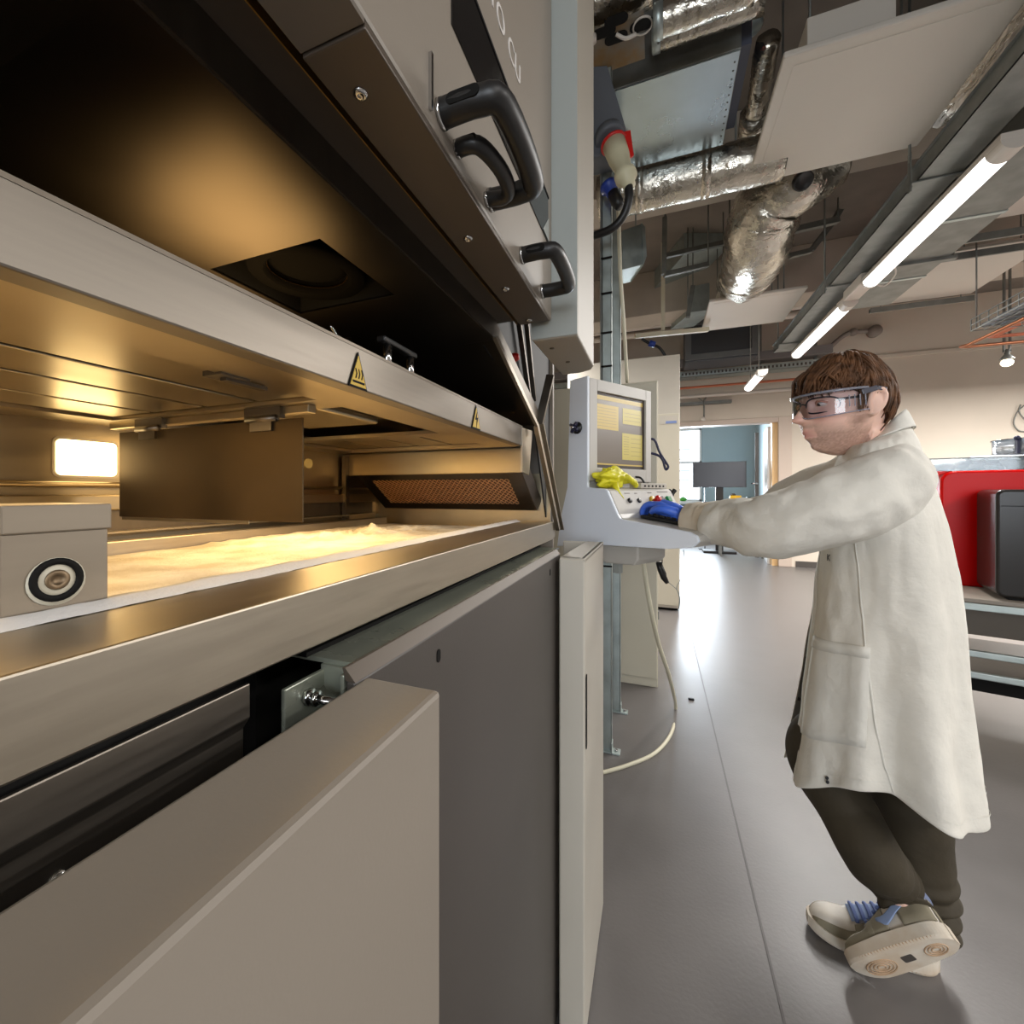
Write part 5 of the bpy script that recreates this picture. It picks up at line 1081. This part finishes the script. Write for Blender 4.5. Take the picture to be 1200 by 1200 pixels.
# ---- lab coat
def cloth(name, rgb, **k): return mat(name, rgb, .85, var=.04, vscale=9, bump=.55, bscale=22, **k)
cm = cloth('off_white_cotton', (226, 222, 212))
nt = cm.node_tree
rows_c = [(496, 1012, 1058, 1.62, .075), (506, 1000, 1068, 1.62, .115), (520, 990, 1076, 1.62, .165), (540, 981, 1084, 1.62, .205), (570, 974, 1095, 1.62, .215), (610, 967, 1109, 1.62, .205),
          (660, 962, 1122, 1.62, .19), (720, 956, 1131, 1.62, .185), (780, 949, 1137, 1.62, .19), (840, 942, 1144, 1.62, .20), (890, 936, 1151, 1.62, .21), (934, 931, 1161, 1.62, .222)]
rc = lerp_list([Vector(r) for r in rows_c], 5)
def coat_pt(k, ph, off=0.0):
    """k: row (float), ph: 0 = front, + towards the camera side"""
    k = max(0, min(len(rc) - 1.001, k)); i = int(k); r = rc[i].lerp(rc[i + 1], k - i); y, xl, xr, d, b = r
    ta, tb_ = math.atan((xl - CX) / F_PX), math.atan((xr - CX) / F_PX); tm = (ta + tb_) / 2; a = d * math.sin((tb_ - ta) / 2)
    dv = F_ * math.cos(tm) + R_ * math.sin(tm); lv = F_ * math.sin(tm) - R_ * math.cos(tm)                  # away from camera / image left
    z = EYE - (y - CY) / F_PX * d * math.cos(tm); v = k / (len(rc) - 1)
    dn = max(0, (v - .38) / .62); up = max(0, 1 - abs(v - .35) / .3)
    g = lambda c, s: math.exp(-(((ph - c + math.pi) % (2 * math.pi) - math.pi) / s) ** 2)
    f = 1 + dn * (.13 * g(2.0 + .1 * v, .26) - .11 * g(1.35 + .35 * dn, .20) - .07 * g(2.6, .25) + .05 * g(.75, .3) + .04 * math.sin(9 * ph + 2 * v)) + up * .03 * math.sin(5 * ph + 9 * v)
    f += .16 * dn * g(-.25, .55)
    f += (.015 + .02 * dn) * noise.noise(Vector((math.cos(ph) * 2.2, math.sin(ph) * 2.2, v * 7))) + .022 * noise.noise(Vector((math.cos(ph) * 7, math.sin(ph) * 7, v * 18)))
    p = C_ + dv * d + lv * (a * f * math.cos(ph)) - dv * (b * f * math.sin(ph)); p.z = z + dn * dn * (.085 * max(0, math.sin(ph)) ** 3 + .045 * (1 - math.cos(ph)) / 2) - .085 * (1 + math.cos(ph)) / 2 * max(0, 1 - k / 12) - (.012 * dn * math.sin(3 * ph + 1) if v > .93 else 0)
    if off:
        c = C_ + dv * d; c.z = p.z; p = p + (p - c).normalized() * off
    return p
def gap(v):
    t = max(0, min(1, (v - .40) / .55)); return .03 + .36 * t, .03 + .10 * t          # near edge, far edge
NC = 110; Rc = []
for i in range(len(rc)):
    v = i / (len(rc) - 1); g1, g2 = gap(v); Rc.append([coat_pt(i, g1 + (2 * math.pi - g1 - g2) * j / NC) for j in range(NC + 1)])
coat = MB().rings(Rc, cap=False, closed=False).build('lab_coat', cm, pr_, solid=.004, sub=1); coat['label'] = 'long off-white cotton lab coat, open at the front'
def patch(name, k0, k1, p0, p1, m, parent, off=.004, nk=8, np_=8, shear=0.0, **kw):
    return MB().rings([[coat_pt(k0 + (k1 - k0) * i / nk, p0 + (p1 - p0) * j / np_ + shear * i / nk, off) for j in range(np_ + 1)] for i in range(nk + 1)], cap=False, closed=False).build(name, m, parent, **kw)
cm2 = cloth('pocket_cotton', (224, 221, 212))
patch('hip_pocket', 37.5, 48, .46, 1.42, cm2, coat, .005, solid=.003)
patch('pocket_hem', 37.5, 38.6, .46, 1.42, cm2, coat, .008, 2, 8, solid=.002)
patch('hem_stitch', 53.1, 53.25, .42, 5.9, cm2, coat, .0035, 1, 110)
patch('side_seam', 26, 54.5, 1.12, 1.145, cm2, coat, .0035, 40, 1, shear=.56, solid=.001)
patch('front_placket', 24, 54.5, .10, .22, cm2, coat, .003, 40, 2, shear=.27, solid=.002)
for k in (30, 35.5, 41, 46): MB().ball(coat_pt(k, -(gap(k / 55)[1] + .05), -.004), .0055, 8, 6).build('button', M['darkpanel'], coat)
ink = mat('black_ink', (30, 30, 34), .6)
pk, px_, py_ = coat_pt(29.3, .70, .006), coat_pt(29.3, .64, .006), coat_pt(29.3, .76, .006)
text('lettering', 'K', .026, pk, py_ - px_, coat_pt(28.3, .70, .006) - pk, ink, coat)
q = MB()
for dk, dp in ((53.5, 1.0), (54.1, 1.01)): q.ball(coat_pt(dk, dp, .006), .004, 8, 6, (1, .6, 1.2))
q.build('ink_spot', ink, coat)
# collar and lapels
cA = lambda k, ph, o: coat_pt(k, ph, o)
Rk = []
for j in range(41):
    ph = .25 + (2 * math.pi - .5) * j / 40; lo = coat_pt(4.5 + 1.2 * abs(math.cos(ph / 2)), ph, .012); base = coat_pt(1.0, ph, .004); top = coat_pt(0, ph, .004) + ZV * (.016 + .018 * (1 - math.cos(ph)) / 2)
    Rk.append([base, top, top + (top - Hc).normalized() * .006 - ZV * .002, lo])
MB().rings(Rk, cap=False, closed=False).build('collar', cm2, coat, solid=.003, sub=1)
lp_ = [coat_pt(3.0, .10, .010), coat_pt(2.0, .60, .012), coat_pt(7, .50, .012), coat_pt(13.5, .12, .008)]
MB().prism(lp_, -F_ * .003).build('lapel', cm2, coat)
MB().rings([[coat_pt(k, ph, -.012 - .002 * abs(ph)) for ph in (-.5, -.25, 0, .25, .5)] for k in (2, 5, 9, 13)], cap=False, closed=False).build('shirt', mat('dark_navy_shirt', (38, 36, 58), .8), pr_, solid=.002)
# sleeves
def sleeve(name, P, r, stain, wr_=1.0):
    P = smooth_path(P, 8); r = lerp_list(r, 8); R = []; prev = None
    for i, p in enumerate(P):
        d = (P[min(i + 1, len(P) - 1)] - P[max(i - 1, 0)]).normalized(); u = (d.cross(ZV)).normalized() if prev is None else (prev - d * prev.dot(d)).normalized(); prev = u; w = d.cross(u); s = i / (len(P) - 1)
        ring = []
        for j in range(40):
            t = 2 * math.pi * j / 40; n_ = u * math.cos(t) + w * math.sin(t)
            el = math.exp(-((s - .55) / .2) ** 2)
            q_ = p + n_ * .08; rg = 1 - abs(noise.noise(Vector((q_.x * 9, q_.y * 9, q_.z * 16 + .6 * math.sin(t))))) * 2
            k = 1 + wr_ * ((.04 + .05 * el) * math.sin(24 * s + 2.4 * math.sin(t + 1)) * (.5 + .5 * math.sin(t + 2.0)) + .12 * max(0, rg - .45) * 1.8 + .06 * noise.noise(q_ * 12) + .055 * noise.noise(q_ * 36))
            ring.append(p + n_ * r[i] * k)
        R.append(ring)
    return MB().rings(R, cap=False).build(name, stain, coat, solid=.003, sub=1)
sm_ = mat('stained_cuff_cotton', (222, 214, 200), .85, bump=.25, bscale=30, rgb2=(196, 178, 152), vscale=6)
sleeve('sleeve', [at(1046, 556, D=1.10), at(1030, 570, D=1.075), at(990, 590, D=1.075), at(940, 608, D=1.09), at(897, 619, D=1.145), at(862, 615, D=1.23), at(836, 612, D=1.30)], [.080, .088, .088, .080, .076, .066, .058], cm)
sleeve('cuff', [at(840, 613, D=1.29), at(826, 612, D=1.33), at(806, 611, D=1.375)], [.060, .059, .053], sm_, .5)
sleeve('sleeve', [SHR + Vector((.04, -.02, .02)), SHR, SHR.lerp(ELR, .5), ELR, ELR.lerp(WRR, .5), WRR], [.085, .09, .082, .074, .062, .052], cm)
# ---- gloved hands
gm = mat('blue_nitrile', (66, 110, 222), .42, var=.08, vscale=20, bump=.10, bscale=70)
def hand(name, wr, kn, down, side, m, tips):
    a = (kn - wr); L = a.length; a.normalize(); s = side - a * side.dot(a); s.normalize()
    q = MB()
    q.tube(smooth_path([wr - a * .05, wr, wr.lerp(kn, .5), kn], 4), lerp_list([.033, .030, .034, .030], 4), 16)
    for i, o in enumerate((-.030, -.010, .011, .031)):
        b = kn + s * o - a * (.004 * abs(i - 1.4)); l = (.040, .046, .043, .034)[i]; r = (.0105, .0108, .0105, .0095)[i]
        t0 = tips[i]; p1 = b + (a * .92 + down * .28).normalized() * l; p2 = p1 + (a * .70 + down * .72).normalized() * l * .66; p3 = p2 + (down + a * t0).normalized() * l * .48
        q.tube(smooth_path([wr.lerp(kn, .35) + s * o * .6, b - a * .012, b, p1, p2, p3], 4), lerp_list([.016, .0145, r * 1.15, r * 1.05, r * .95, r * .75], 4), 12)
        q.ball(p3, r * .78, 10, 6)
    tb0 = wr.lerp(kn, .25) - s * .022; q.tube(smooth_path([tb0, tb0 - s * .028 + a * .028 + down * .008, tb0 - s * .034 + a * .058 + down * .022, tb0 - s * .026 + a * .080 + down * .036], 4), lerp_list([.018, .0135, .0115, .008], 4), 12)
    tmp = q.build('draft', None); k = tmp.modifiers.new('r', 'REMESH'); k.mode = 'VOXEL'; k.voxel_size = .0024; k.use_smooth_shade = True
    k = tmp.modifiers.new('s', 'SMOOTH'); k.factor = .5; k.iterations = 3
    me = bpy.data.meshes.new_from_object(tmp.evaluated_get(bpy.context.evaluated_depsgraph_get())); bpy.data.objects.remove(tmp); me.materials.clear()
    return link(name, me, m, pr_)
wr, kn = at(803, 607, D=1.385), at(775, 595, D=1.47)
h = hand('glove', wr, kn, (Vector((-.05, .0, -1))).normalized(), Vector((.25, -1, 0)) * -1, gm, (.15, .12, .12, .2)); h['label'] = 'blue rubber glove on the left hand'
wr2 = WRR; kn2 = WRR + (WRR - ELR).normalized() * .09
hand('glove', wr2, kn2, Vector((0, 0, -1)), Vector((0, -1, 0)), gm, (.15, .12, .12, .2))
# ---- trousers
tm_ = mat('olive_trouser_cloth', (56, 48, 33), .8, var=.12, vscale=10, bump=.3, bscale=30)
def leg(P, r, wr_from, name='trouser_leg'):
    P = smooth_path(P, 16); r = lerp_list(r, 16); R = []; prev = None; n = len(P)
    for i, p in enumerate(P):
        d = (P[min(i + 1, n - 1)] - P[max(i - 1, 0)]).normalized(); u = d.cross(Vector((0, 1, 0))).normalized() if prev is None else (prev - d * prev.dot(d)).normalized(); prev = u; w = d.cross(u); s = i / (n - 1); ring = []
        dl = sum((P[q + 1] - P[q]).length for q in range(i, n - 1)); wk = max(0, 1 - dl / wr_from)
        for j in range(36):
            t = 2 * math.pi * j / 36; n_ = u * math.cos(t) + w * math.sin(t)
            ring.append(p + n_ * r[i] * (1 + .10 * noise.noise((p + n_ * .06) * 12) + .17 * min(1, 1.8 * wk) * math.sin(150 * dl + 1.8 * math.sin(t + .5)) * (.65 + .35 * math.sin(t + 1)) + .03 * math.sin(3 * t + 5 * s)))
        R.append(ring)
    return R
R1 = leg([PEL + ZV * .06, HLn, HLn.lerp(KNl, .6), KNl, pol(993, 950, 1.55), pol(1024, 1005, 1.51), ank(.055, .17), ank(.068, .085)], [.105, .10, .088, .078, .072, .066, .060, .052], .26)
R2 = leg([PEL + ZV * .06, HRn, HRn.lerp(KNr, .6), KNr, pol(1068, 985, 1.68), pol(1076, 1035, 1.675), pol(1082, 1065, 1.67), pol(1087, 1088, 1.67)], [.105, .10, .090, .086, .084, .076, .066, .054], .16)
tr_ = MB().rings(R1, cap=True).rings(R2, cap=True).build('trousers', tm_, pr_, sub=1)
# ---- shoes
def shoe(heel, xdir, up, sc_=.93):
    xa_ = xdir.normalized(); za = (up - xa_ * up.dot(xa_)).normalized(); ya = za.cross(xa_)
    def S(x, y, z): return heel + (xa_ * x + ya * y + za * z) * sc_
    def wd(x):
        t = x / .29; return (.036 + .016 * math.sin(min(1, t * 1.25) * math.pi * .62)) * math.sqrt(max(.004, 1 - max(0, (t - .74) / .262) ** 2)) * math.sqrt(max(.004, 1 - max(0, (.16 - t) / .162) ** 2))
    def z0(x): return .034 if x < .16 else .034 - .006 * (x - .16) / .13
    def tip(x): return .012 * max(0, (x - .21) / .08) ** 2
    def U(x, a, o=0.0):
        t = x / .29; h = (.096 if t < .30 else .096 - .054 * min(1, (t - .30) / .40)) if t < .7 else .042 * math.sqrt(max(.02, 1 - max(0, (t - .80) / .20) ** 2))
        w = wd(x) * .94; c, s = math.cos(a), max(0, math.sin(a)); pw = .62
        y = w * math.copysign(abs(c) ** (.55 if t > .35 else .45), c) * (1 - .22 * s * (1 if t < .6 else .4)); z = z0(x) + tip(x) + h * s ** pw
        n = Vector((0, c, s)).normalized(); return S(x, y + n.y * o, z + n.z * o)
    xs_ = [.145 - .1435 * math.cos(math.pi * i / 40) for i in range(41)]
    up_ = MB().rings([[U(x, math.pi * j / 20) for j in range(21)] for x in xs_], cap=False, closed=False)
    up_.add([U(xs_[0], math.pi * j / 20) for j in range(21)], [list(range(21))]); up_.add([U(xs_[-1], math.pi * j / 20) for j in range(21)], [list(range(21))])
    sh = up_.build('shoe', mat('white_shoe_leather', (216, 208, 196), .5, var=.06, vscale=25), pr_)
    sl = MB(); R = []
    for i in range(40):
        x = .145 - .151 * math.cos(math.pi * i / 39); w = wd(max(.002, min(.288, x * .29 / .302 + .005))) * 1.06; tz = tip(max(0, x)); h = z0(max(0, x)) + .004
        R.append([S(x, -w * .92, tz), S(x, w * .92, tz), S(x, w, tz + .008), S(x, w, tz + h), S(x, -w, tz + h), S(x, -w, tz + .008)])
    sl.rings(R, smooth=False); sl.build('sole', mat('worn_cream_sole', (222, 214, 200), .6, rgb2=(206, 188, 166), vscale=14), sh)
    tr = MB()
    for cxx, rr in ((.055, (.010, .018, .026)), (.215, (.010, .019, .028, .036))):
        for r in rr: tr.tube([S(cxx + r * 1.15 * math.cos(2 * math.pi * k / 24), r * .9 * math.sin(2 * math.pi * k / 24), tip(cxx) - .0008) for k in range(25)], .0016, 5)
    for k in range(30): x = .01 + .27 * k / 29; tr.bar(S(x, wd(x) * .93, tip(x) + .002), S(x, wd(x) * 1.05, tip(x) + .008), .003, .003).bar(S(x, -wd(x) * .93, tip(x) + .002), S(x, -wd(x) * 1.05, tip(x) + .008), .003, .003)
    tr.build('tread', mat('sole_tread', (190, 160, 130), .7), sh)['kind'] = 'stuff'
    MB().rrect(S(.135, 0, -.0004), xa_, ya, za * .0006, .014, .012, .004).build('tread_mark', M['darkpanel'], sh)
    olive = mat('olive_suede', (136, 128, 108), .8)
    def P(name, x0, x1, a0, a1, m, o=.0022, n=10, f=None):
        return MB().rings([[U(x0 + (x1 - x0) * i / n, a0 + (a1 - a0) * j / 8 + (f(i / n) if f else 0), o) for j in range(9)] for i in range(n + 1)], cap=False, closed=False).build(name, m, sh, solid=.0015)
    MB().prism([U(xs_[0], math.pi * j / 20, .0012) - xa_ * .001 for j in range(21)], -xa_ * .0012).build('heel_counter', olive, sh)
    P('heel_panel', .002, .03, 1.1, math.pi - 1.1, olive, .0018)
    P('heel_panel', .004, .085, .02, 1.15, olive); P('heel_panel', .004, .085, math.pi - 1.15, math.pi - .02, olive)
    P('quarter_panel', .125, .19, .02, .95, olive); P('quarter_panel', .125, .19, math.pi - .95, math.pi - .02, olive)
    P('toe_band', .17, .286, .01, .55, olive); P('toe_band', .17, .286, math.pi - .55, math.pi - .01, olive)
    blue = mat('pale_blue_suede', (140, 160, 200), .7)
    for s in (0, 1):
        V = []
        for i in range(17):
            t = i / 16; x = .150 - .140 * t; ac = .20 + .55 * t ** 1.5 + (.25 * (.15 - t) / .15 if t < .15 else 0); hw_ = .13 * (1 - t) ** .7 * min(1, t / .2 + .2) + .04
            V.append([U(x, (a if s == 0 else math.pi - a), .0042) for a in [ac + hw_ * (j - 4) / 4 for j in range(9)]])
        MB().rings(V, cap=False, closed=False).build('side_emblem', blue, sh, solid=.0015)
    P('tongue', .10, .195, 1.15, math.pi - 1.15, blue, .004)
    P('heel_tab', .003, .020, .9, math.pi - .9, blue, .004)
    lm = mat('blue_lace', (98, 118, 176), .7)
    for k in range(5): x = .115 + .017 * k; MB().tube([U(x, 1.05 + (math.pi - 2.1) * j / 8, .006) for j in range(9)], .0048, 6).build('lace', lm, sh)
    lb0 = U(.105, math.pi / 2, .008); MB().tube(smooth_path([lb0, lb0 + ya * .02 + za * .015, lb0 + ya * .03 + za * .002, lb0 + ya * .006], 4), .003, 6).build('lace_loop', lm, sh)
    MB().lathe(U(.04, math.pi / 2, -.03), za, [(.04, 0), (.042, .034), (.034, .036), (.032, .0)], 18).build('ankle_collar', mat('lining_blue', (120, 130, 160), .8), sh)
    return sh
a_ = shoe(Vector((.676, 1.522, .001)), Vector((-1, .04, 0)), ZV); a_['label'] = 'pale shoe flat on the floor, toe pointing left'
s2 = shoe(hB, xB, uB, .84); s2['label'] = 'pale shoe with heel raised and sole turned to the camera'
